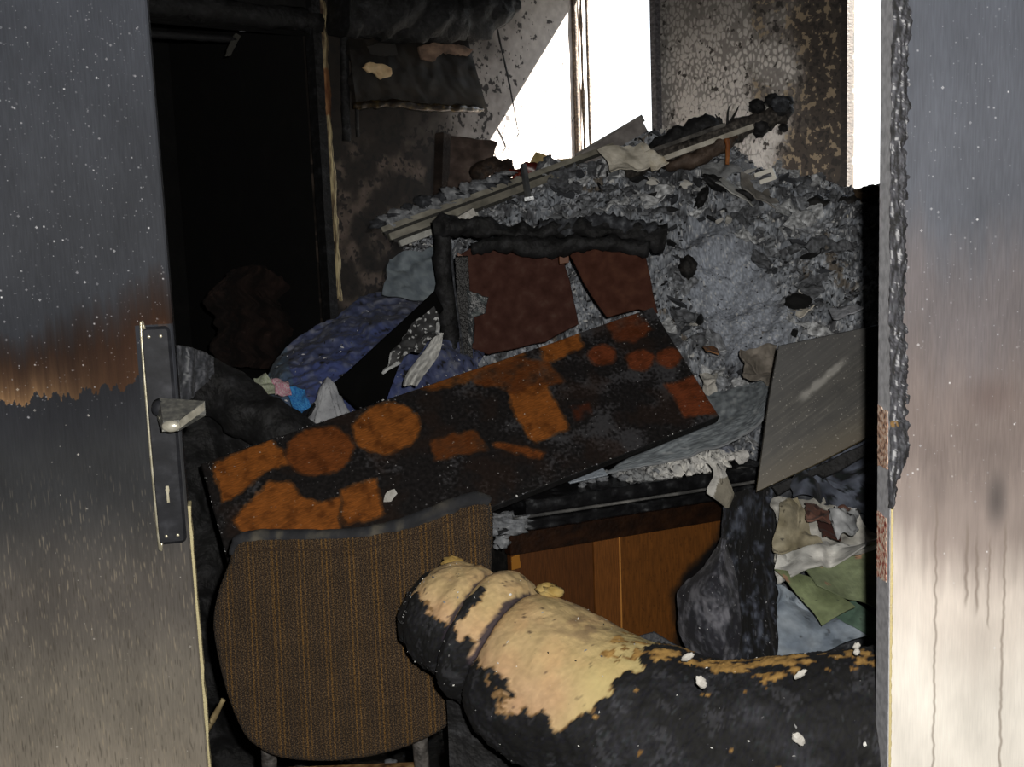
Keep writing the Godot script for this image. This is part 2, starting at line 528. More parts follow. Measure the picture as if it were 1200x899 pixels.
func right_door_look() -> ImageTexture:     # X from 0 to 0.36, Y from 1.6 down to 0.5
	var grain := nz(41, 1.0, 3); var big := nz(42, 5.0, 4); var drip := nz(43, 1.0, 2)
	var cols := [rgb(84, 88, 97), rgb(90, 93, 101), rgb(106, 101, 103), rgb(126, 115, 111), rgb(152, 140, 134), rgb(222, 212, 202), rgb(246, 240, 230)]
	var im := picture(360, 1100, func(u, v):
		var x: float = u * 0.36; var y: float = 1.6 - v * 1.1
		var gr: float = grain.get_noise_2d(x * 460.0, y * 20.0)
		var yy: float = y + 0.03 * big.get_noise_2d(x * 2.0, y * 0.7) - 0.05 * smoothstep(0.06, 0.0, x) + 0.02 * drip.get_noise_2d(x * 60.0, 0.0)
		var c: Color = stops(1.6 - yy, [0.0, 0.32, 0.45, 0.6, 0.71, 0.81, 0.95], cols)
		c = c * (1.0 + (0.09 if y > 0.95 else 0.04) * gr + 0.1 * big.get_noise_2d(x * 2.0 + 3.0, y))
		c = c.lerp(rgb(100, 84, 80), 0.4 * smoothstep(0.045, 0.0, Vector2((x - 0.115), (y - 1.05) * 1.2).length()))
		c = c.lerp(rgb(70, 66, 66), 0.6 * smoothstep(0.02, 0.0, Vector2(x - 0.125, (y - 0.925) * 0.4).length()))
		for d in [[0.054, 0.93, 0.5, 0.0022], [0.136, 0.9, 0.5, 0.0026], [0.091, 0.9, 0.8, 0.003], [0.103, 0.88, 0.79, 0.003], [0.118, 0.88, 0.77, 0.0018]]:
			var w: float = smoothstep(d[3], 0.0, absf(x - d[0] - 0.002 * drip.get_noise_2d(y * 40.0, d[0] * 90.0))) * smoothstep(d[1] + 0.01, d[1] - 0.02, y) * smoothstep(d[2] - 0.01, d[2] + 0.01, y)
			c = c.lerp(rgb(128, 116, 106), w * 0.6)
		return c)
	dots(im, 900, 51, rgb(175, 176, 182), 0.5, 0.0, 0.62)
	dots(im, 150, 52, rgb(235, 235, 238), 1.8, 0.0, 0.8)
	return ImageTexture.create_from_image(im)

func leaf(x0: float, x1: float, frame: Transform3D, ulo: float, uw: float, top: float, vh: float) -> Geo:    # a door leaf, 2 m tall, its face textured between the given heights
	var g := Geo.new()
	var th := 0.05
	var b := 0.0025
	var q := func(x: float, y: float, z: float) -> int: return g.pt(frame * Vector3(x, y, z), Vector2((x - ulo) / uw, (top - y) / vh))
	var f := func(a: Array, c: Array, d: Array, e: Array) -> void: g.quad(q.call(a[0], a[1], a[2]), q.call(c[0], c[1], c[2]), q.call(d[0], d[1], d[2]), q.call(e[0], e[1], e[2]))
	var lo := 0.01; var hi := 2.0
	f.call([x0 + b, hi - b, 0], [x1 - b, hi - b, 0], [x1 - b, lo + b, 0], [x0 + b, lo + b, 0])
	f.call([x1, hi, -th], [x0, hi, -th], [x0, lo, -th], [x1, lo, -th])
	f.call([x0, hi, -th], [x0, hi, -b], [x0, lo, -b], [x0, lo, -th])
	f.call([x1, hi, -b], [x1, hi, -th], [x1, lo, -th], [x1, lo, -b])
	f.call([x0, hi, -b], [x0 + b, hi - b, 0], [x0 + b, lo + b, 0], [x0, lo, -b])
	f.call([x1 - b, hi - b, 0], [x1, hi, -b], [x1, lo, -b], [x1 - b, lo + b, 0])
	f.call([x0, hi, -th], [x1, hi, -th], [x1, hi, -b], [x0, hi, -b])
	f.call([x0, lo, -b], [x1, lo, -b], [x1, lo, -th], [x0, lo, -th])
	return g

func make_doors() -> void:
	# left leaf: ajar, its free edge away from the eye
	var a := deg_to_rad(14.0)
	var e := at(208, 450, 1.4); e.y = 0.0
	var fr := Transform3D(Basis(Vector3(cos(a), 0, -sin(a)), Vector3.UP, Vector3(sin(a), 0, cos(a))), e)
	var dm := uvmat(left_door_look(), 0.8, null)
	dm.metallic_specular = 0.22
	var root := thing("door_1", "sooty grey door leaf standing ajar with a metal handle plate and a brown scorch band", "door", e)
	root.set_meta("kind", "structure")
	part("door_panel", leaf(-0.85, 0.0, fr, -0.76, 0.76, 1.62, 1.12), dm, root)
	var pale := mat("b9ae86", 0.8, M.fine, 8.0)
	var lip := Geo.new()
	var rr := RandomNumberGenerator.new()
	rr.seed = 4
	var pl := PackedVector2Array()
	for k in 41: pl.append(Vector2(0.0034 + rr.randf_range(-0.001, 0.001), 0.93 - k * 0.02))
	for k in 2: pl.append(Vector2(0.0, 0.13 + 0.8 * k))
	lip = slab(pl, e + fr.basis.z * -0.006, fr.basis.x, Vector3.UP, 0.03, 0.0004)
	part("veneer_edge", lip, pale, root, "bare pale wood along the lower door edge")
	# handle plate with a worn bright rim
	var dark := mat(ramp_tex(["1a1b1e", "25262a", "3a3b40"], [0.0, 0.6, 1.0], 0.02, 61), 0.6, M.fine, 3.0, 0.08, 0.1, 0.3)
	var brass := mat(ramp_tex(["75705f", "b5ae95", "dcd7c4"], [0.0, 0.4, 1.0], 0.02, 62), 0.32, null, 5.0, 0.3, 0.55)
	var pf := func(x: float, y: float, z: float) -> Vector3: return fr * Vector3(x, y, z)
	var out := PackedVector2Array()
	var rc := 0.007
	for c in [[-0.0035 - rc, 1.163 - rc, 90.0], [-0.0035 - rc, 0.886 + rc, 0.0], [-0.0395 + rc, 0.886 + rc, 270.0], [-0.0395 + rc, 1.163 - rc, 180.0]]:
		for k in 5:
			var st: float = deg_to_rad(c[2] - 22.5 * k)
			out.append(Vector2(c[0] + cos(st) * rc, c[1] + sin(st) * rc))
	var plate := part("handle_plate", slab(out, fr * Vector3(0, 0, 0.009), fr.basis.x, Vector3.UP, 0.009, 0.0035), dark, root, "dark steel handle plate")
	sub("rim", tube([pf.call(-0.0335, 1.1605, 0.0065), pf.call(-0.0378, 1.15, 0.0066), pf.call(-0.0378, 0.9, 0.0066), pf.call(-0.034, 0.8885, 0.0065)], [0.0018, 0.0019, 0.0019, 0.0016], 8, 4), brass, plate, root, "bright worn rim")
	for s in [[-0.029, 1.151], [-0.015, 1.151], [-0.028, 0.897], [-0.014, 0.897]]:
		sub("screw", blob(pf.call(s[0], s[1], 0.009), Vector3(0.0022, 0.0022, 0.0012), 0.0, 1.0, 1, 10, 6), brass, plate, root)
	sub("keyhole", slab(PackedVector2Array([Vector2(-0.0019, 0.011), Vector2(0.0019, 0.011), Vector2(0.0025, 0.005), Vector2(0.0015, 0.001), Vector2(0.0017, -0.011), Vector2(-0.0017, -0.011), Vector2(-0.0015, 0.001), Vector2(-0.0025, 0.005)]), pf.call(-0.022, 0.951, 0.0098), fr.basis.x, Vector3.UP, 0.0012, 0.0003), brass, plate, root, "brass keyhole slot")
	# the lever: a flat wedge whose blunt tip points at the eye
	var steel := mat(ramp_tex(["4c4d50", "74746f", "a2a098"], [0.0, 0.55, 1.0], 0.03, 63), 0.4, M.fine, 6.0, 0.06, 0.45)
	var bright := mat(ramp_tex(["807d72", "b4b0a2", "d8d4c6"], [0.0, 0.5, 1.0], 0.02, 64), 0.28, null, 5.0, 0.3, 0.35)
	var dd := func(x: float, y: float, z: float) -> Vector3: return on(x, y, fr * Vector3(0, 0, z), fr.basis.z)
	var t1: Vector3 = dd.call(187, 466, 0.018); var t2: Vector3 = dd.call(240, 470, 0.035); var t3: Vector3 = dd.call(191, 494, 0.07); var n1: Vector3 = dd.call(210, 492, 0.073)
	var b1: Vector3 = dd.call(183, 486, 0.016); var b2: Vector3 = dd.call(241, 487, 0.035); var b3: Vector3 = dd.call(190, 506, 0.07); var n2: Vector3 = dd.call(210, 505, 0.073)
	var lever := Geo.new()
	lever.face(t1, t2, n1, t3); lever.face(t3, n1, n2, b3); lever.face(t1, t3, b3, b1); lever.face(b1, b3, n2, b2); lever.face(t2, t1, b1, b2)
	var lv := part("lever_handle", lever, steel, root, "steel lever handle")
	var fc := Geo.new()
	var off := (n2 - t2).cross(n1 - t2).normalized() * 0.0006
	var dn := (b2 - t2) * 0.12
	fc = slab(PackedVector2Array([Vector2(0, 0), Vector2(1, 0.0), Vector2(1, -0.74), Vector2(0, -0.74)]), n1 + dn * 0.8, (t2 - n1), (n1 - n2), 0.0006, 0.0001)
	for k in fc.v.size(): fc.v[k] += off
	sub("lever_face", fc, bright, lv, root, "bright bevelled face")
	sub("lever_tip", blob((t3 + n2) / 2, Vector3(0.0115, 0.0072, 0.006), 0.0, 1.0, 1, 18, 10), bright, lv, root, "polished oval tip")
	sub("neck", tube([fr * Vector3(-0.022, 1.063, 0.009), fr * Vector3(-0.022, 1.063, 0.028)], [0.011, 0.0095], 18, 2), dark, lv, root)
	# right leaf: its free edge faces the gap
	var e2 := at(1046, 450, 1.3); e2.y = 0.0
	var fr2 := Transform3D(Basis.IDENTITY, e2)
	var rd := thing("door_2", "pale painted door leaf blackened above and still cream below, its edge charred open", "door", e2)
	rd.set_meta("kind", "structure")
	var pm2 := uvmat(right_door_look(), 0.7, null)
	pm2.metallic_specular = 0.3
	part("door_panel", leaf(0.0, 0.8, fr2, 0.0, 0.36, 1.6, 1.1), pm2, rd)
	var em := mat(ramp_tex(["9a9ba0", "b2b3b8", "c4c5ca"], [0.1, 0.5, 0.9], 0.02, 65), 0.6, M.fine, 6.0, 0.15)
	part("edge_band", slab(PackedVector2Array([Vector2(0, 0.02), Vector2(0.046, 0.02), Vector2(0.046, 1.99), Vector2(0, 1.99)]), e2 + Vector3(-0.0008, 0, -0.049), Vector3(0, 0, 1), Vector3.UP, 0.0012, 0.0004), em, rd)
	var n := nz(66, 60.0, 4); var n2b := nz(67, 140.0, 3); var nb := nz(68, 9.0, 3)
	var strip := func(s: float, t: float) -> Vector3:
		var y := 1.98 - t * 1.06
		var wob := 0.006 * nb.get_noise_2d(y, 0.0) + 0.003 * n.get_noise_2d(y, 3.0)
		var x := -0.0035 + wob * 0.5 + s * (0.021 + wob) * (1.0 if y > 0.98 else maxf(0.15, (y - 0.9) / 0.08))
		var z := sin(PI * s) * (0.004 + 0.005 * n.get_noise_2d(x * 1.6, y * 0.5) + 0.003 * n2b.get_noise_2d(x, y)) - 0.002 * (1.0 - sin(PI * s))
		return e2 + Vector3(x, y, z)
	var scol := func(_s: float, _t: float, p: Vector3) -> Color:
		var k: float = n2b.get_noise_2d(p.x * 2.2 + 7.0, p.y * 0.3) + 0.6 * n.get_noise_2d(p.x * 3.0, p.y * 0.3 + 4.0)
		var c := rgb(34, 34, 37).lerp(rgb(92, 93, 99), clampf(k * 1.3 + 0.45, 0, 1))
		if k > 0.5: c = rgb(166, 167, 170)
		if nb.get_noise_2d(p.y * 0.7, 8.0) > 0.3 and k > 0.05 and p.x - e2.x < 0.006: c = rgb(128, 100, 56)
		return lin(c)
	part("charred_edge", grid(strip, 14, 700, scol), M.skin, rd, "flaking charred strip along the edge")
	var bare := func(s: float, t: float) -> Vector3:
		var y := 0.93 - t * 0.42
		return e2 + Vector3(-0.0005 + s * (0.003 + 0.0015 * n.get_noise_2d(y, 1.0)), y, 0.0012 * sin(PI * s))
	part("bare_edge", grid(bare, 4, 120), mat("d9c892", 0.8, M.fine, 8.0), rd, "bare yellow wood along the lower edge")
	var chip := func(y0: float, y1: float, sd: int, cc: Array) -> void:
		var o := e2 + Vector3(-0.0018, (y0 + y1) / 2, -0.026)
		var w := (y0 - y1) / 2
		var rg := rag([Vector2(-0.021, w), Vector2(0.014, w * 0.95), Vector2(0.015, -w * 0.9), Vector2(-0.02, -w)], 0.004, 0.0016, sd)
		part("bare_patch", slab(rg, o, Vector3(0, 0, 1), Vector3.UP, 0.0012, 0.0003), mat(ramp_tex(cc, [0.2, 0.45, 0.75], 0.05, sd, 256), 0.8, M.fine, 9.0), rd, "patch of bare pink and cream wood")
	chip.call(1.037, 0.962, 71, ["5a4a48", "c99c80", "e0cfc0"])
	chip.call(0.905, 0.822, 72, ["86312a", "d3a08a", "e6dccb"])

func make_room() -> void:
	var ang := deg_to_rad(50.0)
	var c := at(655, 100, 4.4); c.y = 0.0
	var lw := Vector3(-sin(ang), 0, cos(ang)); var ww := Vector3(cos(ang), 0, sin(ang))
	var nl := Vector3(cos(ang), 0, sin(ang)); var nw := Vector3(-sin(ang), 0, cos(ang))        # inward normals
	M.c = c; M.lw = lw; M.ww = ww; M.nl = nl; M.nw = nw
	var soot: Material = M.soot
	# floor and ceiling follow the walls
	var plan := [c - nl * 0.14 - nw * 0.14, c + ww * 4.2 - nw * 0.14, Vector3(3.0, 0, -1.1), Vector3(1.7, 0, -1.1), Vector3(1.7, 0, 2.3), Vector3(-1.7, 0, 2.3), Vector3(-1.7, 0, -1.1), Vector3(-2.5, 0, -1.1), c + lw * 3.3 - nl * 0.14, c + lw * 2.3 - nl * 0.14, c + lw * 2.3 - nl * 1.35, c + lw * 0.9 - nl * 1.35, c + lw * 0.9 - nl * 0.14]
	var pf := PackedVector2Array(); var pc := PackedVector2Array()
	for q in plan:
		pf.append(Vector2(q.x, -q.z)); pc.append(Vector2(q.x, q.z))
	struct("floor", slab(pf, Vector3.ZERO, Vector3.RIGHT, Vector3(0, 0, -1), 0.1), mat(ramp_tex(["0a0a0a", "191817", "302d2a"], [0.0, 0.55, 1.0], 0.02, 81), 0.9, M.lumps, 2.0, 1.0), "black sooty floor strewn with ash", "floor")
	struct("ceiling", slab(pc, Vector3(0, 2.62, 0), Vector3.RIGHT, Vector3(0, 0, 1), 0.1), soot, "soot black ceiling", "ceiling")
	# left wall, running on into the window reveal; the sun reaches it through the left window
	var uh := func(x: float, y: float) -> Vector2:
		var p := on(x, y, c, nl)
		return Vector2((p - c).dot(lw), p.y)
	var u0: float = uh.call(386, 200).x
	var rv := 0.14
	var pp := PackedVector2Array([Vector2(-u0, 0), Vector2(-u0, 2.62), Vector2(rv, 2.62), Vector2(rv, 0)])
	var mot := nz(84, 3.0, 5); var fl := nz(85, 34.0, 4); var fl2 := nz(86, 12.0, 4)
	var lookw := paint(640, 768, func(u, v):
		var x: float = (1.0 - u) * (u0 + rv) - rv; var y: float = 2.62 - v * 2.62
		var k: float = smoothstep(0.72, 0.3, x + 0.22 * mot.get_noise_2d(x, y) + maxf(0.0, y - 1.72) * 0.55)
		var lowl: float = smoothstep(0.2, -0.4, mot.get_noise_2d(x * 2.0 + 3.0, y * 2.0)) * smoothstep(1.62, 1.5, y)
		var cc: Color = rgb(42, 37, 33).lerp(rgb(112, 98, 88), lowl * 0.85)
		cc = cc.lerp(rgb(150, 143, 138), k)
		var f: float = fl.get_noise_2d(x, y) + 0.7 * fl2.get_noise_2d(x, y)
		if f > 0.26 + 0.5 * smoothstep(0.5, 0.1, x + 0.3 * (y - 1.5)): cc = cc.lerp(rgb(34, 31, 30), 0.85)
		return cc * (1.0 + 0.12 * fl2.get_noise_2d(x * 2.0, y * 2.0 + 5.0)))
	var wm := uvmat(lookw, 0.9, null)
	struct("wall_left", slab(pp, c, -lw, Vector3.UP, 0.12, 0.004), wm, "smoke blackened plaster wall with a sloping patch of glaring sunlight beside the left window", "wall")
	var u1: float = uh.call(100, 200).x
	var wl := func(ua: float, ub: float, ya: float, yb: float, called: String, m: Material, label: String) -> void:
		struct(called, slab(PackedVector2Array([Vector2(-ub, ya), Vector2(-ub, yb), Vector2(-ua, yb), Vector2(-ua, ya)]), c, -lw, Vector3.UP, 0.12, 0.004), m, label, "wall")
	var ytop: float = at(300, 40, 3.75).y
	wl.call(u0, u1, ytop, 2.62, "wall_left", soot, "black wall strip over the dark doorway")
	wl.call(u1, 3.3, 0.0, 2.62, "wall_left", soot, "black wall hidden behind the left door leaf")
	# the dark closet behind the doorway
	var cl := Geo.new()
	var k0 := c + lw * (u0 - 0.0) - nl * 0.12; var k1 := c + lw * (u1 + 0.0) - nl * 0.12
	for w in [[k0 - nl * 1.1 - lw * 0.1, k1 - nl * 1.1 + lw * 0.1], [k0 - lw * 0.05, k0 - nl * 1.1 - lw * 0.05], [k1 + lw * 0.05, k1 - nl * 1.1 + lw * 0.05]]:
		cl.add(bar(w[0] + Vector3.UP * 1.31, w[1] + Vector3.UP * 1.31, 0.08, 2.62))
	struct("wall_closet", cl, soot, "black inner walls of the dark closet", "wall")
	# window wall
	var vv := func(x: float) -> float: return (on(x, 200, c, nw) - c).dot(ww)
	var v1: float = vv.call(768); var v2: float = vv.call(995); var v3 := v2 + 0.36
	var hh := 2.16
	var wb := func(va: float, vb: float, ya: float, yb: float, called: String, m: Material, label: String, th := 0.14) -> void:
		struct(called, slab(PackedVector2Array([Vector2(va, ya), Vector2(va, yb), Vector2(vb, yb), Vector2(vb, ya)]), c, ww, Vector3.UP, th, 0.004), m, label, "wall")
	var mo := nz(87, 3.2, 4); var cell := nz(88, 46.0, 1, FastNoiseLite.TYPE_CELLULAR); var fz := nz(89, 30.0, 4)
	cell.cellular_return_type = FastNoiseLite.RETURN_DISTANCE2_SUB
	cell.frequency = 58.0
	var pier := paint(420, 900, func(u, v):
		var x: float = u * (v2 - v1); var y: float = 2.62 - v * (2.62 - 0.85)
		var w := (v2 - v1)
		var k: float = smoothstep(0.52, 0.78, x / w + 0.28 * mo.get_noise_2d(x, y) - 0.12 * smoothstep(1.5, 1.35, y))
		var cc: Color = rgb(196, 190, 182).lerp(rgb(62, 54, 46), k)
		var ce2: float = cell.get_noise_2d(x, y * 0.75)
		var honey: float = smoothstep(1.42, 1.75, y + 0.3 * mo.get_noise_2d(x + 4.0, y)) + 0.5 * smoothstep(0.4, 0.7, x / w)
		if honey > 0.1: cc = cc.lerp(rgb(44, 40, 37), smoothstep(0.34 * honey, 0.12 * honey, ce2 + 1.0 + 0.35 * fz.get_noise_2d(x * 1.5, y) - 0.3 * mo.get_noise_2d(x * 2.0, y * 2.0)) * 0.42 * minf(1.0, honey + 0.1))
		cc = cc.lerp(rgb(70, 66, 62), 0.4 * smoothstep(1.75, 2.0, y))
		var f: float = fz.get_noise_2d(x, y) + 0.6 * mo.get_noise_2d(x * 3.0, y * 3.0)
		if k > 0.3 and f > 0.3: cc = cc.lerp(rgb(158, 140, 112), 0.7)
		if k > 0.2 and f < -0.35: cc = cc.lerp(rgb(30, 27, 24), 0.7)
		if k <= 0.3 and f > 0.55: cc = rgb(60, 55, 50)
		return cc * (1.0 + 0.08 * fz.get_noise_2d(x * 2.0, y * 2.0)))
	var pm := uvmat(pier, 0.9, null)
	wb.call(v1, v2, 0.85, 2.62, "wall_window", pm, "smoke mottled wall pier between the two bright windows", 0.03)
	wb.call(0.0, v3 + 0.0, 0.0, 0.85, "wall_window", soot, "sooty wall below the windows behind the heap")
	wb.call(0.0, v1, hh, 2.62, "wall_window", soot, "sooty wall strip above the left window")
	wb.call(v2, v3, 2.1, 2.62, "wall_window", soot, "sooty wall strip above the right window")
	wb.call(v3, 4.2, 0.0, 2.62, "wall_window", soot, "sooty wall to the right of the right window")
	# burnt window frame in the left opening
	var fw := thing("window_1", "burnt pale window frame standing against the white daylight beside the sloping wall edge", "window", c + ww * v1 * 0.5)
	fw.set_meta("kind", "structure")
	var wood := mat(ramp_tex(["17110b", "40342a", "7d6e5a"], [0.1, 0.5, 0.9], 0.03, 90), 0.7, M.fine, 4.0, 0.7)
	for q in [[-0.085, 0.006, 0.024], [-0.118, 0.008, 0.010], [-0.135, 0.024, 0.012]]:
		var b0: Vector3 = c + lw * q[0] + ww * q[1]
		part("frame_strip", tube([b0 + Vector3.UP * 0.86, b0 + Vector3.UP * 1.3, b0 + Vector3.UP * 1.6, b0 + Vector3.UP * (hh + 0.05)], [q[2] * 0.5, q[2] * 0.45, q[2] * 0.5, q[2] * 0.5], 6, 14, 0.005, 12.0, 7 + int(q[1] * 1000.0)), wood, fw)
	for q in [[771.0, 0.024]]:
		var b0: Vector3 = c + ww * vv.call(q[0] + 3.0) + nw * 0.012
		part("jamb_strip", bar(b0 + Vector3.UP * 0.86, b0 + Vector3.UP * 2.6, q[1], 0.03, nw), mat(ramp_tex(["2c2a2b", "4f4d4f", "7a787a"], [0.1, 0.5, 0.9], 0.03, 91), 0.8, M.fine, 4.0), fw, "dark grey frame strip")
	part("sill", bar(c + ww * 0.0 + Vector3.UP * 0.87 + nw * 0.03, c + ww * v1 + Vector3.UP * 0.87 + nw * 0.03, 0.2, 0.04), wood, fw)
	var fw2 := thing("window_2", "narrow white window opening at the right behind the door edge", "window", c + ww * (v2 + v3) * 0.5)
	fw2.set_meta("kind", "structure")
	var b2 := c + ww * (v2 - 0.004) + nw * 0.006
	part("jamb_strip", bar(b2 + Vector3.UP * 0.86, b2 + Vector3.UP * 2.2, 0.02, 0.03, nw), mat(ramp_tex(["17130f", "261f19", "3c3229"], [0.1, 0.5, 0.9], 0.03, 92), 0.8, M.fine, 4.0), fw2)
	part("sill", bar(c + ww * v2 + Vector3.UP * 0.87 + nw * 0.03, c + ww * v3 + Vector3.UP * 0.87 + nw * 0.03, 0.2, 0.04), wood, fw2)
	# the wall with the double doorway, and the passage in which the photographer stands
	var dr := mat("5b5a58", 0.9, M.fine, 2.0)
	var fz0 := -1.18
	struct("wall_front", Geo.new().add(bar(Vector3(-4.1, 1.31, fz0), Vector3(-1.3, 1.31, fz0), 0.1, 2.62)).add(bar(Vector3(1.3, 1.31, fz0), Vector3(3.5, 1.31, fz0), 0.1, 2.62)).add(bar(Vector3(-1.3, 2.32, fz0), Vector3(1.3, 2.32, fz0), 0.1, 0.6)), dr, "wall around the double doorway", "wall")
	struct("wall_side", Geo.new().add(bar(Vector3(-2.4, 1.31, fz0), Vector3(-2.4, 1.31, -2.6), 0.1, 2.62)), soot, "black side wall at the left", "wall")
	struct("wall_passage", Geo.new().add(bar(Vector3(-1.6, 1.31, fz0), Vector3(-1.6, 1.31, 2.2), 0.1, 2.62)).add(bar(Vector3(1.6, 1.31, fz0), Vector3(1.6, 1.31, 2.2), 0.1, 2.62)).add(bar(Vector3(-1.6, 1.31, 2.2), Vector3(1.6, 1.31, 2.2), 0.1, 2.62)), dr, "plain walls of the passage in front of the doors", "wall")
	# scorched door trim of the closet
	var tb := c + lw * (u0 + 0.012) + nl * 0.02
	var tr := thing("trim_1", "split and scorched wooden doorway trim with pale bare wood showing", "trim", tb)
	tr.set_meta("kind", "structure")
	var tn := nz(93, 10.0, 4)
	var y0: float = on(401, 350, tb, nl).y
	var strip := func(s: float, t: float) -> Vector3:
		var y: float = lerpf(2.0, y0, t)
		var w: float = 0.042 + 0.014 * tn.get_noise_2d(y, 1.0)
		var x: float = 0.004 * tn.get_noise_2d(y, 4.0) + (s - 0.5) * w
		return tb - lw * x + Vector3.UP * (y + 0.02 * tn.get_noise_2d(s * 0.4, 3.0) * t) + nl * (0.016 * sin(PI * s) + 0.006 * tn.get_noise_2d(x * 9.0, y))
	var tcol := func(s: float, t: float, p: Vector3) -> Color:
		var k: float = tn.get_noise_2d(s * 0.8, p.y * 0.9) * 1.4
		var cc: Color = rgb(52, 36, 26).lerp(rgb(206, 190, 146), clampf(0.55 + k + 0.25 * t, 0, 1))
		if s < 0.22 + 0.15 * k: cc = rgb(40, 30, 24)
		if t > 0.22 and t < 0.38: cc = cc.lerp(rgb(120, 62, 28), 0.6)
		return lin(cc)
	part("bare_wood", thick(grid(strip, 10, 160, tcol), 10, 160, 0.01), M.skin, tr, "strip of bare pale wood")
	part("charred_post", bar(c + lw * (u0 + 0.035) + nl * 0.01, c + lw * (u0 + 0.035) + nl * 0.01 + Vector3.UP * 2.1, 0.03, 0.05, nl), M.char, tr)
	part("lintel_board", tube([c + lw * (u0 + 0.02) + nl * 0.02 + Vector3.UP * (ytop + 0.02), c + lw * (u0 + 0.5) + nl * 0.02 + Vector3.UP * (ytop + 0.03), c + lw * (u1 - 0.05) + nl * 0.02 + Vector3.UP * (ytop + 0.02)], [0.035], 8, 12, 0.02, 20.0, 5), M.char, tr)

# ---------------------------------------------------------------- the burnt furniture
func make_chair() -> void:
	# brown ribbed chair backrest: a bent shell with a charred top rim
	var base := at(400, 893, 1.81); base.y = 0.0
	var root := thing("upholstered_chair", "brown ribbed fabric chair with a charred top rim in front of the fallen table top", "chair", base)
	var pts := [[262, 668], [272, 640], [288, 632], [335, 629], [400, 628], [452, 621], [500, 607], [535, 594], [560, 587], [574, 592], [580, 606], [579, 660], [572, 740], [556, 810], [530, 850], [490, 872], [440, 886], [385, 893], [330, 891], [300, 880], [281, 862], [262, 820], [249, 772], [244, 735], [250, 700]]
	var n0 := Vector3(0.08, 0.12, 1).normalized()
	var p0 := at(410, 740, 1.80)
	var a := axes(n0)
	var o2 := []
	for q in flat(pts, p0, n0): o2.append(q)
	var cv := Curve2D.new()
	var dense := []
	for k in o2.size():                                   # rounded outline
		for e in 6: dense.append(o2[k].cubic_interpolate(o2[(k + 1) % o2.size()], o2[(k + o2.size() - 1) % o2.size()], o2[(k + 2) % o2.size()], e / 6.0))
	var m := dense.size()
	var bend := func(q: Vector2) -> float: return -0.55 * q.x * q.x - 0.05 * q.y
	var shell := func(rings: Array, col: Callable) -> Geo:           # rings of [scale of outline, depth]
		var g := Geo.new()
		for r in rings:
			for k in m + 1:
				var q: Vector2 = dense[k % m] * r[0]
				var p: Vector3 = p0 + a[0] * q.x + a[1] * q.y + n0 * (bend.call(q) + r[1])
				g.pt(p, Vector2(q.x * 4.0 + 0.5, 0.5 - q.y * 4.0), col.call(q, r[0]))
		for j in rings.size() - 1:
			for k in m:
				var x := j * (m + 1) + k
				g.quad(x + 1, x, x + m + 1, x + m + 2)
			g.weld.append([j * (m + 1), j * (m + 1) + m])
		return g
	var fz := nz(101, 240.0, 3); var fb := nz(102, 14.0, 3)
	var fab := paint(512, 512, func(u, v):
		var x: float = u * 0.25; var y: float = v * 0.25
		var rib: float = 0.5 + 0.5 * sin(x * TAU / 0.0075)
		var band: float = 0.5 + 0.5 * sin(x * TAU / 0.0417 + 0.6)
		var k: float = pow(rib, 2.0) * (0.35 + 0.65 * band * band)
		var sp: float = 1.2 * fz.get_noise_2d(x * 1.7, y * 1.5) + 0.8 * fz.get_noise_2d(x * 3.1 + 4.0, y * 2.9)
		var c: Color = rgb(54, 45, 38).lerp(rgb(136, 96, 40), clampf(k * 1.05 + 0.4 * sp - 0.05, 0, 1))
		if sp > 0.14: c = c.lerp(rgb(128, 106, 80), clampf((sp - 0.14) * 2.6, 0, 0.75))
		elif sp < -0.1: c = c.lerp(rgb(34, 28, 25), clampf((-sp - 0.1) * 3.0, 0, 0.85))
		return c * (0.98 + 0.1 * fb.get_noise_2d(x, y)))
	var fm := StandardMaterial3D.new()
	fm.albedo_texture = fab; fm.roughness = 0.95; fm.metallic_specular = 0.25
	fm.rim_enabled = true; fm.rim = 0.12
	fm.normal_enabled = true; fm.normal_texture = bump_tex(0.12, 103, 10.0); fm.normal_scale = 0.7
	var rings := []
	rings.append([0.0, 0.0])
	for k in 12: rings.append([(k + 1) / 13.0 * 0.94, 0.0])
	for k in 6: rings.append([0.94 + 0.06 * sin(PI / 2 * k / 5.0), -0.018 + 0.018 * cos(PI / 2 * k / 5.0)])
	rings.append([1.0, -0.03]); rings.append([0.97, -0.045]); rings.append([0.5, -0.045]); rings.append([0.0, -0.045])
	var bk := part("backrest", shell.call(rings, func(_q, _r): return Color.WHITE), fm, root)
	# seam near the top, then the charred piping along the top edge
	var path := []; var seam := []
	for k in range(3, 9 * 6 + 3, 3):
		var q: Vector2 = dense[(k) % m]
		path.append(p0 + a[0] * q.x + a[1] * (q.y - 0.003) + n0 * (bend.call(q) - 0.012))
	for k in range(12, 9 * 6, 4):
		var q: Vector2 = dense[k % m] + Vector2(0, -0.024)
		seam.append(p0 + a[0] * q.x + a[1] * q.y + n0 * (bend.call(q) + 0.0003))
	sub("piping", tube(path, [0.006, 0.009, 0.011, 0.012, 0.012, 0.012, 0.012, 0.012, 0.012, 0.012, 0.014, 0.015, 0.015, 0.015, 0.014, 0.014, 0.011], 12, 4, 0.0025, 45.0, 104), mat(ramp_tex(["1c1d20", "2d2e32", "4b4841", "686257"], [0.05, 0.5, 0.72, 1.0], 0.006, 105), 0.9, M.fine, 5.0, 0.5), bk, root, "charred grey top rim")
	sub("seam", tube(seam, [0.0012], 6, 3), mat("3a2a1a", 0.9), bk, root)
	var sg := blob(base + Vector3(0.02, 0.43, -0.24), Vector3(0.21, 0.05, 0.22), 0.1, 2.0, 106, 28, 14)
	part("seat", sg, M.char, root)
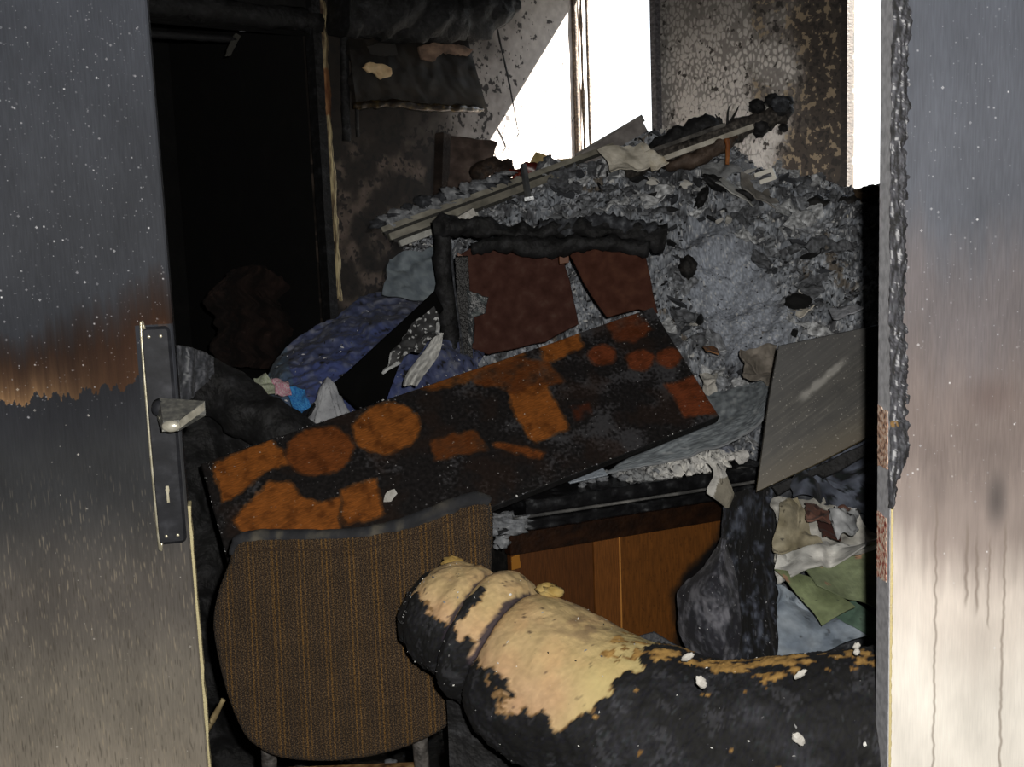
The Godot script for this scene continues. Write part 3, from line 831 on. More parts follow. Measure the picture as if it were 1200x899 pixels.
	var leg := mat(ramp_tex(["2c2a28", "575350", "8f8a84"], [0.1, 0.5, 0.95], 0.02, 107), 0.6, M.fine, 4.0)
	for q in [[-0.135, -0.03], [0.14, -0.02], [-0.15, -0.38], [0.16, -0.38]]:
		part("leg", tube([base + Vector3(q[0] * 0.95, 0.42, q[1]), base + Vector3(q[0], 0.2, q[1]), base + Vector3(q[0] * 1.06, 0.0, q[1])], [0.014, 0.0125, 0.011], 12, 4), leg, root)
	part("cross_bar", bar(base + Vector3(-0.14, 0.33, -0.04), base + Vector3(0.14, 0.335, -0.03), 0.02, 0.03), M.wood, root)

func make_armchair() -> void:
	# a burnt armchair back: a fat roll of foam whose cover has burnt away on top
	var path := [[478, 694, 1.735, 0.03], [500, 708, 1.73, 0.066], [530, 722, 1.70, 0.086], [574, 747, 1.66, 0.108], [645, 800, 1.58, 0.117], [735, 846, 1.52, 0.119], [840, 871, 1.475, 0.110], [940, 868, 1.45, 0.109], [1040, 862, 1.44, 0.112], [1160, 860, 1.44, 0.11]]
	var pts := []; var rad := []
	for q in path:
		pts.append(at(q[0], q[1], q[2])); rad.append(q[3])
	var foot: Vector3 = at(760, 850, 1.5); foot.y = 0.0
	var root := thing("burnt_armchair", "burnt armchair with pale yellow foam bursting from its charred black rolled back", "armchair", foot)
	var m := pts.size()
	var nu := 440; var nv := 170
	var nA := nz(111, 9.0, 4); var nB := nz(112, 34.0, 4); var nC := nz(113, 120.0, 3); var nD := nz(114, 16.0, 3)
	var axis := func(s: float) -> Array:
		var x := s * (m - 1); var k := mini(int(x), m - 2); var t := x - k
		var p: Vector3 = pts[k].cubic_interpolate(pts[k + 1], pts[maxi(k - 1, 0)], pts[mini(k + 2, m - 1)], t)
		var p2: Vector3 = pts[k].cubic_interpolate(pts[k + 1], pts[maxi(k - 1, 0)], pts[mini(k + 2, m - 1)], t + 0.02)
		return [p, (p2 - p).normalized(), lerpf(rad[k], rad[k + 1], t * t * (3 - 2 * t)), x]
	var foamy := func(x: float, ph: float, p: Vector3) -> float:       # above 0: the cover is gone and the foam shows
		# ph: 0 on the crown, +1 towards the front below, -1 at the back
		var w: float = 0.22 * nA.get_noise_3d(p.x, p.y, p.z) + 0.14 * nB.get_noise_3d(p.x, p.y, p.z)
		var low := 0.52
		if x < 2.6: low = lerpf(0.26, 0.34, x / 2.6)
		elif x < 3.35: low = 0.40
		elif x < 4.5: low = 0.57
		else: low = lerpf(0.57, 0.0, smoothstep(4.45, 5.2, x))
		var k: float = minf(low - ph, ph + 1.05) + w
		k = minf(k, (x - 1.0 - 0.3 * smoothstep(0.0, 0.4, ph)) * 0.9 + w)
		k = minf(k, 5.15 - x + w * 2.0)
		# scraps of cover left on the middle roll and at the tip
		if x > 2.72 and x < 3.1 and ph > -0.02: k = minf(k, absf(x - 2.9 + 0.10 * (ph - 0.2)) * 1.3 - 0.13 + 0.55 * maxf(0.0, 0.1 - ph) + w)
		k = minf(k, Vector2(x - 2.25, (ph + 0.42) * 2.2).length() * 0.5 - 0.05 + 0.2 * w)
		return k
	var crease := func(x: float) -> float:
		return 0.012 * exp(-pow((x - 2.62) / 0.06, 2.0)) + 0.012 * exp(-pow((x - 3.34) / 0.06, 2.0)) + 0.012 * exp(-pow((x - 2.62) / 0.22, 2.0)) + 0.012 * exp(-pow((x - 3.34) / 0.22, 2.0))
	var f := func(s: float, t: float) -> Vector3:
		var q: Array = axis.call(t)
		var d: Vector3 = q[1]
		var up := (Vector3(-0.15, 0.85, 0.35) - d * d.dot(Vector3(-0.15, 0.85, 0.35))).normalized()
		var sd := up.cross(d).normalized()
		var ph := TAU * s - PI
		var dirv := up * cos(ph) + sd * sin(ph)
		var r: float = q[2]
		if t < 0.03: r = maxf(0.001, r * smoothstep(0.0, 0.03, t))
		var p: Vector3 = q[0] + dirv * r
		var x: float = q[3]
		var k: float = foamy.call(x, -ph / PI * 2.0 * 0.9, p)
		var bulge: float = 0.006 * nA.get_noise_3d(p.x * 0.7, p.y * 0.7, p.z * 0.7) + 0.0025 * nB.get_noise_3d(p.x, p.y, p.z) - crease.call(x + 0.06 * sin(ph * 2.0))
		var coat: float = smoothstep(0.02, -0.02, k) * (0.0035 + 0.003 * absf(nB.get_noise_3d(p.x + 3.0, p.y, p.z)) + 0.002 * nC.get_noise_3d(p.x, p.y, p.z))
		return p + dirv * (bulge + coat)
	var col := func(s: float, t: float, p: Vector3) -> Color:
		var q: Array = axis.call(t)
		var x: float = q[3]
		var ph := TAU * s - PI
		var rel: float = -ph / PI * 2.0 * 0.9
		var k: float = foamy.call(x, rel, p)
		var cr: float = crease.call(x + 0.06 * sin(ph * 2.0)) / 0.013
		var g: float = nB.get_noise_3d(p.x, p.y, p.z); var h: float = nC.get_noise_3d(p.x, p.y, p.z)
		var burn := rgb(17, 17, 19).lerp(rgb(46, 47, 52), clampf(nA.get_noise_3d(p.x, p.y, p.z) * 1.2 + 0.5 * g + 0.2, 0, 1))
		burn = burn * (1.0 + 0.7 * h)
		if nD.get_noise_3d(p.x + 2.0, p.y, p.z) + 0.5 * h > 0.42: burn = burn.lerp(rgb(80, 81, 86), 0.4)
		var foam := rgb(188, 164, 116).lerp(rgb(204, 176, 130), clampf(0.5 + nA.get_noise_3d(p.x, p.y, p.z), 0, 1))
		foam = foam.lerp(rgb(200, 164, 118), clampf(nD.get_noise_3d(p.x, p.y, p.z) * 1.2 + 0.15, 0, 0.7))
		foam = foam * (1.0 + 0.12 * h)
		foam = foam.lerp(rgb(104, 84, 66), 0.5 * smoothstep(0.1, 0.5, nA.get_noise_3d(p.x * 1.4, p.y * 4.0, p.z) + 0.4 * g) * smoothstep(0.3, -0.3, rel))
		if g + 0.5 * h > 0.62: foam = foam.lerp(rgb(60, 48, 38), 0.7)
		foam = foam.lerp(rgb(196, 150, 128), 0.35 * smoothstep(0.1, 0.5, rel))
		if x > 4.3: foam = foam.lerp(rgb(196, 182, 122), 0.6 * smoothstep(4.3, 4.8, x))
		var c := burn
		if k > 0.0: c = rgb(120, 92, 56).lerp(foam, smoothstep(0.0, 0.035, k))
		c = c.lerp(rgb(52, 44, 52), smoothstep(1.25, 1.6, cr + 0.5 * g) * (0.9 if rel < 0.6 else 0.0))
		# scorched foam crusts along the crown of the far half
		if x > 4.6:
			var crown := exp(-pow((rel + 0.3) / 0.3, 2.0))
			var e: float = nD.get_noise_3d(p.x * 0.7, p.y * 2.0, p.z * 2.0) + 0.9 * g + (0.36 if x < 7.2 else 0.1) * crown - (1.0 - crown) * 0.6
			if e > 0.26: c = rgb(104, 74, 34).lerp(rgb(180, 142, 80), clampf((e - 0.22) * 4.0, 0, 1))
		return lin(c)
	var rg := grid(f, nv, nu, col, true)
	var roll := part("back_roll", rg, M.skin, root, "rolled back of bare foam and charred cover")
	specks(rg, root, root.position, 700, 118, 0.0008, 0.0045, [rgb(230, 230, 226), rgb(150, 150, 150), rgb(90, 90, 92), rgb(30, 30, 30)])
	# charred side below the roll, with its piping
	var pl0 := at(521, 775, 1.72); var pl1 := at(1150, 850, 1.47)
	var side := func(s: float, t: float) -> Vector3:
		var p: Vector3 = pl0.lerp(pl1, s)
		var y: float = lerpf(p.y, 0.06, t)
		return Vector3(p.x, y, p.z) + Vector3(0, 0, 0.014 * nA.get_noise_3d(p.x, y, p.z) + 0.004 * nB.get_noise_3d(p.x, y, p.z))
	part("back_panel", thick(grid(side, 60, 24), 60, 24, 0.06), M.char, root, "charred black lower back")
	var pip := []
	for k in 12:
		var q: Array = axis.call(0.14 + k * 0.028)
		var d: Vector3 = q[1]
		var fwd := (Vector3(0, 0, 1) - d * d.z).normalized()
		var dn := (Vector3.DOWN - d * d.dot(Vector3.DOWN)).normalized()
		pip.append(q[0] + (fwd * 0.25 + dn * 0.95).normalized() * (q[2] + 0.006))
	sub("piping", tube(pip, [0.004], 8, 3), M.char, roll, root)
	var seat := blob(foot + Vector3(0.28, 0.3, -0.33), Vector3(0.3, 0.13, 0.2), 0.12, 2.0, 115, 28, 16)
	part("seat_cushion", seat, M.char, root)
	for q in [[-0.1, 0.02], [0.42, 0.0], [0.0, -0.4], [0.48, -0.42]]:
		part("foot", tube([foot + Vector3(q[0], 0.09, q[1]), foot + Vector3(q[0], 0.0, q[1])], [0.022, 0.018], 12, 2), M.charwood, root)
	# little hook of burnt thread at the tip, flecks of plaster lying on the char
	part("thread", tube([at(492, 734, 1.70), at(480, 733, 1.69), at(470, 730, 1.69), at(466, 725, 1.69)], [0.004, 0.003, 0.002, 0.001], 6, 3), M.char, root)
	for q in [[640, 690, 1.63], [530, 659, 1.72], [648, 694, 1.62]]:
		part("foam_tuft", blob(at(q[0], q[1], q[2]), Vector3(0.016, 0.009, 0.01), 0.6, 2.0, int(q[0]), 14, 8), mat(ramp_tex(["6a4f22", "a88c4c", "c8b47c"], [0.1, 0.5, 0.9], 0.04, 116, 128), 0.95), root)

func make_board() -> void:
	var q := rect4(Vector2(235, 543), Vector2(765, 360), Vector2(843, 487), Vector2(282, 711), 2.15)
	var ax: Vector3 = (q[1] - q[0]).normalized()
	var nrm: Vector3 = (q[3] - q[0]).cross(q[1] - q[0]).normalized()
	if nrm.z < 0: nrm = -nrm
	var ay := nrm.cross(ax).normalized()
	var o: Vector3 = q[0]
	var pl := func(x: float, y: float) -> Vector2:
		var w := on(x, y, o, nrm) - o
		return Vector2(w.dot(ax), w.dot(ay))
	M.board_o = o; M.board_n = nrm
	var poly := []
	for k in q: poly.append(Vector2((k - o).dot(ax), (k - o).dot(ay)))
	var out := rag(poly, 0.05, 0.0012, 120)
	var lo := out[0]; var hi := out[0]
	for k in out:
		lo = lo.min(k); hi = hi.max(k)
	var shapes := []
	var add := func(pts: Array, c: Color, soft: float) -> void:
		var pp := PackedVector2Array()
		for k in pts: pp.append(pl.call(k[0], k[1]))
		var a := pp[0]; var b := pp[0]
		for k in pp:
			a = a.min(k); b = b.max(k)
		shapes.append([pp, c, soft, Rect2(a, b - a).grow(0.02)])
	var oval := func(x: float, y: float, rx: float, ry: float, c: Color, rot := 0.0) -> void:
		var pts := []
		for k in 22:
			var v := Vector2(cos(TAU * k / 22) * rx, sin(TAU * k / 22) * ry).rotated(rot)
			pts.append([x + v.x, y + v.y])
		add.call(pts, c, 0.0)
	var or1 := rgb(140, 82, 36); var or2 := rgb(118, 66, 32); var red := rgb(112, 58, 34)
	add.call([[249, 543], [318, 513], [330, 528], [338, 545], [310, 552], [296, 570], [262, 590]], or1, 0.2)
	add.call([[272, 607], [300, 580], [312, 566], [340, 563], [352, 580], [372, 590], [398, 580], [400, 622], [340, 632], [286, 628]], or1, 0.2)
	oval.call(374, 529, 41, 29, or2, -0.15)
	oval.call(453, 502, 40, 29.5, or1, -0.2)
	add.call([[398, 575], [440, 559], [450, 606], [404, 616]], or1, 0.1)
	add.call([[484, 452], [552, 429], [612, 407], [618, 416], [572, 432], [545, 450], [505, 458]], or1, 0.5)
	add.call([[625, 395], [671, 379], [685, 406], [641, 427]], or1, 0.05)
	add.call([[552, 430], [600, 420], [640, 422], [650, 433], [662, 447], [600, 464], [580, 452], [556, 452]], or2, 0.5)
	add.call([[596, 461], [640, 449], [667, 503], [626, 521], [604, 490]], or1, 0.15)
	add.call([[506, 515], [556, 502], [573, 529], [540, 534], [508, 541]], or2, 0.4)
	add.call([[577, 517], [600, 520], [637, 531], [636, 537], [604, 532], [580, 524]], or2, 0.2)
	add.call([[706, 373], [736, 358], [766, 386], [744, 402], [720, 399]], red, 0.4)
	oval.call(706, 416, 16, 12, red)
	oval.call(750, 422, 17, 12.5, red)
	oval.call(784, 419, 15, 11.5, red)
	add.call([[779, 450], [819, 440], [842, 484], [803, 490]], red, 0.15)
	add.call([[668, 476], [690, 470], [696, 488], [676, 494]], rgb(84, 44, 30), 0.8)
	var n1 := nz(121, 22.0, 4); var n2 := nz(122, 90.0, 3); var n3 := nz(123, 1.0, 3); var n4 := nz(124, 7.0, 4)
	var im := picture(900, 300, func(u, v):
		var p := Vector2(lo.x + u * (hi.x - lo.x), hi.y - v * (hi.y - lo.y))
		var a: float = n1.get_noise_2d(p.x, p.y); var b: float = n2.get_noise_2d(p.x, p.y)
		var g: float = n3.get_noise_2d(p.x * 40.0, p.y * 420.0)
		var c: Color = rgb(34, 32, 32) * (1.0 + 0.4 * b)
		var grey: float = smoothstep(0.0, 0.55, n4.get_noise_2d(p.x, p.y * 1.4) + 0.5 * b + 0.35 * smoothstep(0.45, 0.75, p.x) - 0.25)
		c = c.lerp(rgb(92, 92, 96), grey * 0.55)
		c = c.lerp(rgb(52, 36, 28), clampf(n4.get_noise_2d(p.x + 8.0, p.y) * 1.0, 0, 0.4))
		var w := p + Vector2(n1.get_noise_2d(p.x + 9.0, p.y), n1.get_noise_2d(p.x, p.y + 9.0)) * 0.007 + Vector2(b, -b) * 0.0012
		for s in shapes:
			if not s[3].has_point(w): continue
			var hit := 0.0
			for e in 5:
				if Geometry2D.is_point_in_polygon(w + Vector2(cos(e * 1.2566), sin(e * 1.2566)) * (0.003 + 0.004 * absf(a)), s[0]): hit += 0.2
			if hit > 0.0:
				var oc: Color = s[1] * (1.0 + 0.3 * g + 0.16 * a)
				var cover: float = clampf(1.0 - s[2] * (0.55 + 1.3 * a), 0.15, 1.0) if s[2] > 0.25 else 1.0
				oc = oc.lerp(rgb(70, 36, 16), clampf(-a * 0.9 - 0.1, 0, 0.45))
				c = c.lerp(oc, cover * 0.96 * hit)
		return c)
	dots(im, 900, 125, rgb(190, 190, 192), 0.8)
	var bm := uvmat(ImageTexture.create_from_image(im), 0.42, null)
	bm.metallic_specular = 0.35
	var g := slab(out, o, ax, ay, 0.022, 0.0025)
	var root := thing("table_top", "fallen charred table top with bare orange wood marks where plates and boxes stood", "table top", g.base())
	part("board", g, bm, root)
	var front := slab(out, o + nrm * 0.0005, ax, ay, 0.001, 0.0001)
	front.i = front.i.slice(0, (out.size() - 2) * 3)
	specks(front, root, root.position, 420, 127, 0.0008, 0.003, [rgb(220, 220, 218), rgb(130, 130, 134), rgb(80, 80, 84)])
	var rim := slab(PackedVector2Array([poly[3] + Vector2(0, -0.0015), poly[2] + Vector2(0, -0.0015), poly[2] + Vector2(0.0, 0.0006), poly[3] + Vector2(0, 0.0006)]), o - nrm * 0.001, ax, ay, 0.02, 0.0004)
	part("edge_strip", rim, M.char, root)
	var pf := slab(rag(flat([[449, 588], [452, 577], [462, 573], [466, 578], [458, 588]], o + nrm * 0.003, nrm), 0.006, 0.001, 126), o + nrm * 0.003, axes(nrm)[0], axes(nrm)[1], 0.002, 0.0005)
	solo("plaster_flake", pf, M.plaster, "single white plaster flake lying on the dark table top", "plaster flake")

func make_desk() -> void:
	var l := at(590, 606, 2.24)
	var d := Vector3(0.914, 0, -0.407); var nrm := Vector3(0.407, 0, 0.914) * 1.0
	nrm = Vector3(-d.z, 0, d.x) * 1.0
	if nrm.z < 0: nrm = -nrm
	var w := 0.66
	var top := l.y + 0.005
	var base := Vector3(l.x, 0, l.z) + d * w / 2 - nrm * 0.25
	var root := thing("desk_cabinet", "burnt cabinet with a black moulded top and brown wooden doors under the ash heap", "cabinet", base)
	var o := Vector3(l.x, 0, l.z)
	var p := func(x: float, y: float, z := 0.0) -> Vector3: return o + d * x + Vector3.UP * y + nrm * z
	var ash := mat(ramp_tex(["0e0e0f", "161618", "2a2b2d", "77797c"], [0.0, 0.5, 0.75, 1.0], 0.012, 131), 0.36, M.fine, 4.0, 0.3)
	# body
	var body := slab(PackedVector2Array([Vector2(0.02, 0.05), Vector2(0.02, top - 0.07), Vector2(w - 0.02, top - 0.07), Vector2(w - 0.02, 0.05)]), p.call(0, 0, -0.02), d, Vector3.UP, 0.42, 0.003)
	part("body", body, M.charwood, root)
	# stepped mouldings of the top, swept along the front
	var prof := [[0.012, 0.0], [0.012, 0.012], [0.004, 0.014], [0.002, 0.024], [-0.014, 0.027], [-0.016, 0.056], [-0.024, 0.060]]
	var n1 := nz(132, 30.0, 4)
	var mould := func(z0: float, y0: float, hh: float, depth: float, x0: float, x1: float, sd: float) -> Geo:
		var f := func(s: float, t: float) -> Vector3:
			var x: float = lerpf(x1, x0, s) if false else lerpf(x0, x1, s)
			var ph := t
			var y := 0.0; var z := 0.0
			if ph < 0.25: z = lerpf(-depth, -0.004, ph / 0.25); y = hh
			elif ph < 0.45: var e := (ph - 0.25) / 0.2; z = -0.004 + 0.004 * sin(e * PI / 2); y = hh - 0.005 * (1 - cos(e * PI / 2))
			elif ph < 0.7: y = lerpf(hh - 0.005, 0.004, (ph - 0.45) / 0.25)
			elif ph < 0.8: z = -0.004 * (ph - 0.7) / 0.1; y = 0.004 * (1.0 - (ph - 0.7) / 0.1)
			else: z = lerpf(-0.004, -depth, (ph - 0.8) / 0.2); y = 0
			var pos: Vector3 = p.call(x, y0 + y, z0 + z)
			return pos + nrm * n1.get_noise_3d(pos.x, pos.y, pos.z + sd) * 0.0028 + Vector3.UP * n1.get_noise_3d(pos.x + 5, pos.y, pos.z) * 0.002
		var g := grid(f, 90, 30)
		for x in [x0, x1]:
			var dd := 1.0 if x == x1 else -1.0
			var a: Vector3 = p.call(x, y0 + hh, z0 - depth); var b: Vector3 = p.call(x, y0 + hh, z0); var c: Vector3 = p.call(x, y0, z0); var e: Vector3 = p.call(x, y0, z0 - depth)
			if dd < 0: g.face(a, b, c, e)
			else: g.face(b, a, e, c)
		return g
	var tp := part("desk_top", mould.call(0.03, top - 0.035, 0.024, 0.46, -0.025, w + 0.0, 0.0), ash, root, "black scorched moulded top")
	sub("upper_moulding", mould.call(0.012, top - 0.008, 0.033, 0.42, 0.045, w - 0.0, 3.0), ash, tp, root)
	sub("bead", tube([p.call(0.0, top - 0.006, 0.022), p.call(w * 0.5, top - 0.006, 0.022), p.call(w, top - 0.006, 0.022)], [0.0035], 8, 12, 0.001, 50.0, 3), mat(ramp_tex(["2c2c2d", "565655", "94928e"], [0.1, 0.5, 0.9], 0.02, 133, 256), 0.6), tp, root, "ash grey bead")
	part("frieze", slab(PackedVector2Array([Vector2(0.01, top - 0.088), Vector2(0.01, top - 0.036), Vector2(w - 0.01, top - 0.036), Vector2(w - 0.01, top - 0.088)]), p.call(0, 0, 0.006), d, Vector3.UP, 0.03, 0.002), mat(ramp_tex(["140c07", "2a180d", "3a2414"], [0.1, 0.6, 1.0], 0.012, 134), 0.4, M.fine, 4.0, 0.4), root, "dark brown frieze rail")
	# corner lump where the veneer curled up
	sub("charred_corner", blob(p.call(0.0, top - 0.018, 0.012), Vector3(0.05, 0.02, 0.03), 0.8, 1.8, 135, 22, 14), M.ash, tp, root)
	sub("plaster_crumb", blob(p.call(-0.012, top - 0.052, 0.016), Vector3(0.016, 0.014, 0.01), 0.8, 2.5, 136, 18, 10), M.ash, tp, root)
	# doors
	var grain := nz(137, 1.0, 3); var edge := nz(138, 16.0, 4)
	var wood := func(x0: float, x1: float, y0: float, y1: float, base_c: Color, sd: float) -> StandardMaterial3D:
		return uvmat(paint(160, 256, func(u, v):
			var x: float = lerpf(x0, x1, u); var y: float = lerpf(y1, y0, v)
			var g: float = grain.get_noise_2d(x * 300.0 + sd, y * 16.0)
			var c: Color = base_c * (1.0 + 0.22 * g)
			if grain.get_noise_2d(x * 700.0, y * 60.0) > 0.5: c = c.lerp(rgb(60, 34, 14), 0.4)
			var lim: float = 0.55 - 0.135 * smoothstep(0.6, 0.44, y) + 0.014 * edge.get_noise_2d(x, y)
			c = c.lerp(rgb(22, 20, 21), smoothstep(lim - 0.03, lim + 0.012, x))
			return c), 0.45, null)
	var ytop := top - 0.086; var ybot := 0.06
	var xs := [0.012, 0.205, 0.268, w - 0.015]
	var cols := [rgb(88, 52, 24), rgb(118, 72, 32), rgb(112, 68, 28)]
	var dn := ["door", "stile", "door"]
	for k in 3:
		var y1 := ytop - (0.0 if k == 1 else 0.0)
		part(dn[k], slab(PackedVector2Array([Vector2(xs[k] + 0.001, ybot), Vector2(xs[k] + 0.001, y1), Vector2(xs[k + 1] - 0.001, y1), Vector2(xs[k + 1] - 0.001, ybot)]), p.call(0, 0, 0.002 if k == 1 else 0.0), d, Vector3.UP, 0.02, 0.0015), wood.call(xs[k], xs[k + 1], ybot, ytop, cols[k], k * 7.0), root)
	part("joint_strip", slab(PackedVector2Array([Vector2(xs[2] - 0.0016, ybot), Vector2(xs[2] - 0.0016, ytop), Vector2(xs[2] + 0.0016, ytop), Vector2(xs[2] + 0.0016, ybot)]), p.call(0, 0, 0.004), d, Vector3.UP, 0.006, 0.0004), mat("c98a44", 0.5), root, "pale edge between the doors")
	part("corner_patch", slab(rag([Vector2(0.012, ytop - 0.005), Vector2(0.03, ytop + 0.0), Vector2(0.034, ytop - 0.03), Vector2(0.012, ytop - 0.034)], 0.01, 0.001, 9), p.call(0, 0, 0.0035), d, Vector3.UP, 0.003, 0.0006), mat("a36c24", 0.5), root)
	for q in [[0.05, -0.05], [w - 0.05, -0.05], [0.05, -0.4], [w - 0.05, -0.4]]:
		part("foot", tube([p.call(q[0], 0.055, q[1]), p.call(q[0], 0.0, q[1])], [0.022, 0.018], 12, 2), M.charwood, root)
	M.desk = [o, d, nrm, top, w]

func make_frame() -> void:
	# burnt carcass standing behind the table top: post, cross rail, two red brown panels
	var dz := 2.72
	var n0 := Vector3(0.05, 0.0, 1).normalized()
	var p0 := at(640, 350, dz)
	var base := Vector3(p0.x, 0, p0.z)
	var root := thing("cabinet_carcass", "charred black cabinet frame with two cracked red brown back panels standing on the heap", "cabinet", Vector3(p0.x, at(640, 470, dz).y, p0.z))
	var post := tube([at(520, 262, dz), at(518, 300, dz), at(523, 350, dz), at(529, 400, dz), at(533, 452, dz)], [0.022, 0.021, 0.023, 0.021, 0.022], 10, 10, 0.012, 18.0, 141)
	part("post", post, M.char, root)
	part("inner_post", bar(at(541, 300, dz - 0.02), at(548, 440, dz - 0.02), 0.022, 0.03), mat("0d0c0c", 0.5, M.fine, 4.0), root)
	part("post_edge", tube([at(528, 285, dz + 0.025), at(533, 340, dz - 0.03), at(545, 430, dz - 0.03)], [0.003], 6, 8, 0.001, 30.0, 3), M.ashdark, root)
	var rail := tube([at(508, 268, dz), at(540, 264, dz), at(585, 271, dz), at(640, 272, dz), at(700, 268, dz), at(745, 274, dz), at(779, 279, dz)], [0.024, 0.024, 0.02, 0.02, 0.022, 0.024, 0.024], 14, 12, 0.03, 16.0, 142)
	part("top_rail", rail, M.char, root, "charred lumpy top rail")
	part("ash_crust", tube([at(632, 262, dz), at(665, 266, dz - 0.005), at(700, 259, dz), at(740, 264, dz), at(775, 270, dz)], [0.012, 0.018, 0.016, 0.016, 0.012], 10, 12, 0.02, 40.0, 152), M.ashdark, root)
	part("rail_lip", tube([at(552, 290, dz - 0.03), at(590, 286, dz - 0.03), at(640, 292, dz - 0.03), at(690, 284, dz - 0.03), at(760, 292, dz - 0.03)], [0.014, 0.02, 0.022, 0.018, 0.02], 10, 8, 0.018, 24.0, 143), M.char, root)
	var pan := mat(ramp_tex(["38221c", "452c26", "4e342d", "5a443c"], [0.0, 0.4, 0.7, 1.0], 0.012, 144), 0.85, M.fine, 4.0, 0.2, 0.0, 0.2)
	var warm := mat(ramp_tex(["3e241b", "4c2f26", "5c3d2f"], [0.0, 0.5, 1.0], 0.012, 145), 0.85, M.fine, 4.0, 0.2, 0.0, 0.2)
	var nA := Vector3(0.12, 0.1, 1).normalized()
	var pA := at(610, 350, dz + 0.01)
	part("back_panel", slab_at([[537, 300], [560, 285], [620, 284], [655, 288], [668, 330], [678, 380], [640, 400], [572, 416], [553, 408], [556, 385], [552, 350], [540, 325]], pA, nA, 0.012, 0.002, 0.03, 0.0015, 146), pan, root, "large cracked red brown panel")
	var pB := at(715, 330, dz - 0.015)
	part("back_panel", slab_at([[668, 300], [676, 288], [755, 290], [766, 345], [772, 368], [748, 362], [712, 372], [700, 358], [683, 330]], pB, Vector3(-0.1, 0.05, 1).normalized(), 0.012, 0.002, 0.03, 0.0015, 147), warm, root, "small tilted red brown panel")
	part("side_sliver", slab_at([[536, 296], [546, 302], [550, 350], [538, 336]], at(540, 320, dz - 0.005), nA, 0.008, 0.001, 0.02, 0.001, 148), mat("6a3a1c", 0.5), root)
	part("wood_chip", slab_at([[653, 285], [666, 282], [667, 308], [656, 310]], at(660, 300, dz - 0.03), nA, 0.012, 0.001, 0.01, 0.001, 149), mat("6a3c1c", 0.5), root, "bare orange wood chip")
	part("burnt_flap", slab_at([[548, 340], [560, 345], [571, 350], [568, 366], [556, 372], [555, 400], [549, 412]], at(556, 370, dz - 0.035), Vector3(-0.1, 0, 1).normalized(), 0.008, 0.001, 0.012, 0.003, 150), mat(ramp_tex(["1a1b1d", "33373a", "77807f"], [0.0, 0.6, 1.0], 0.03, 151, 256), 0.4, M.lumps, 4.0), root)

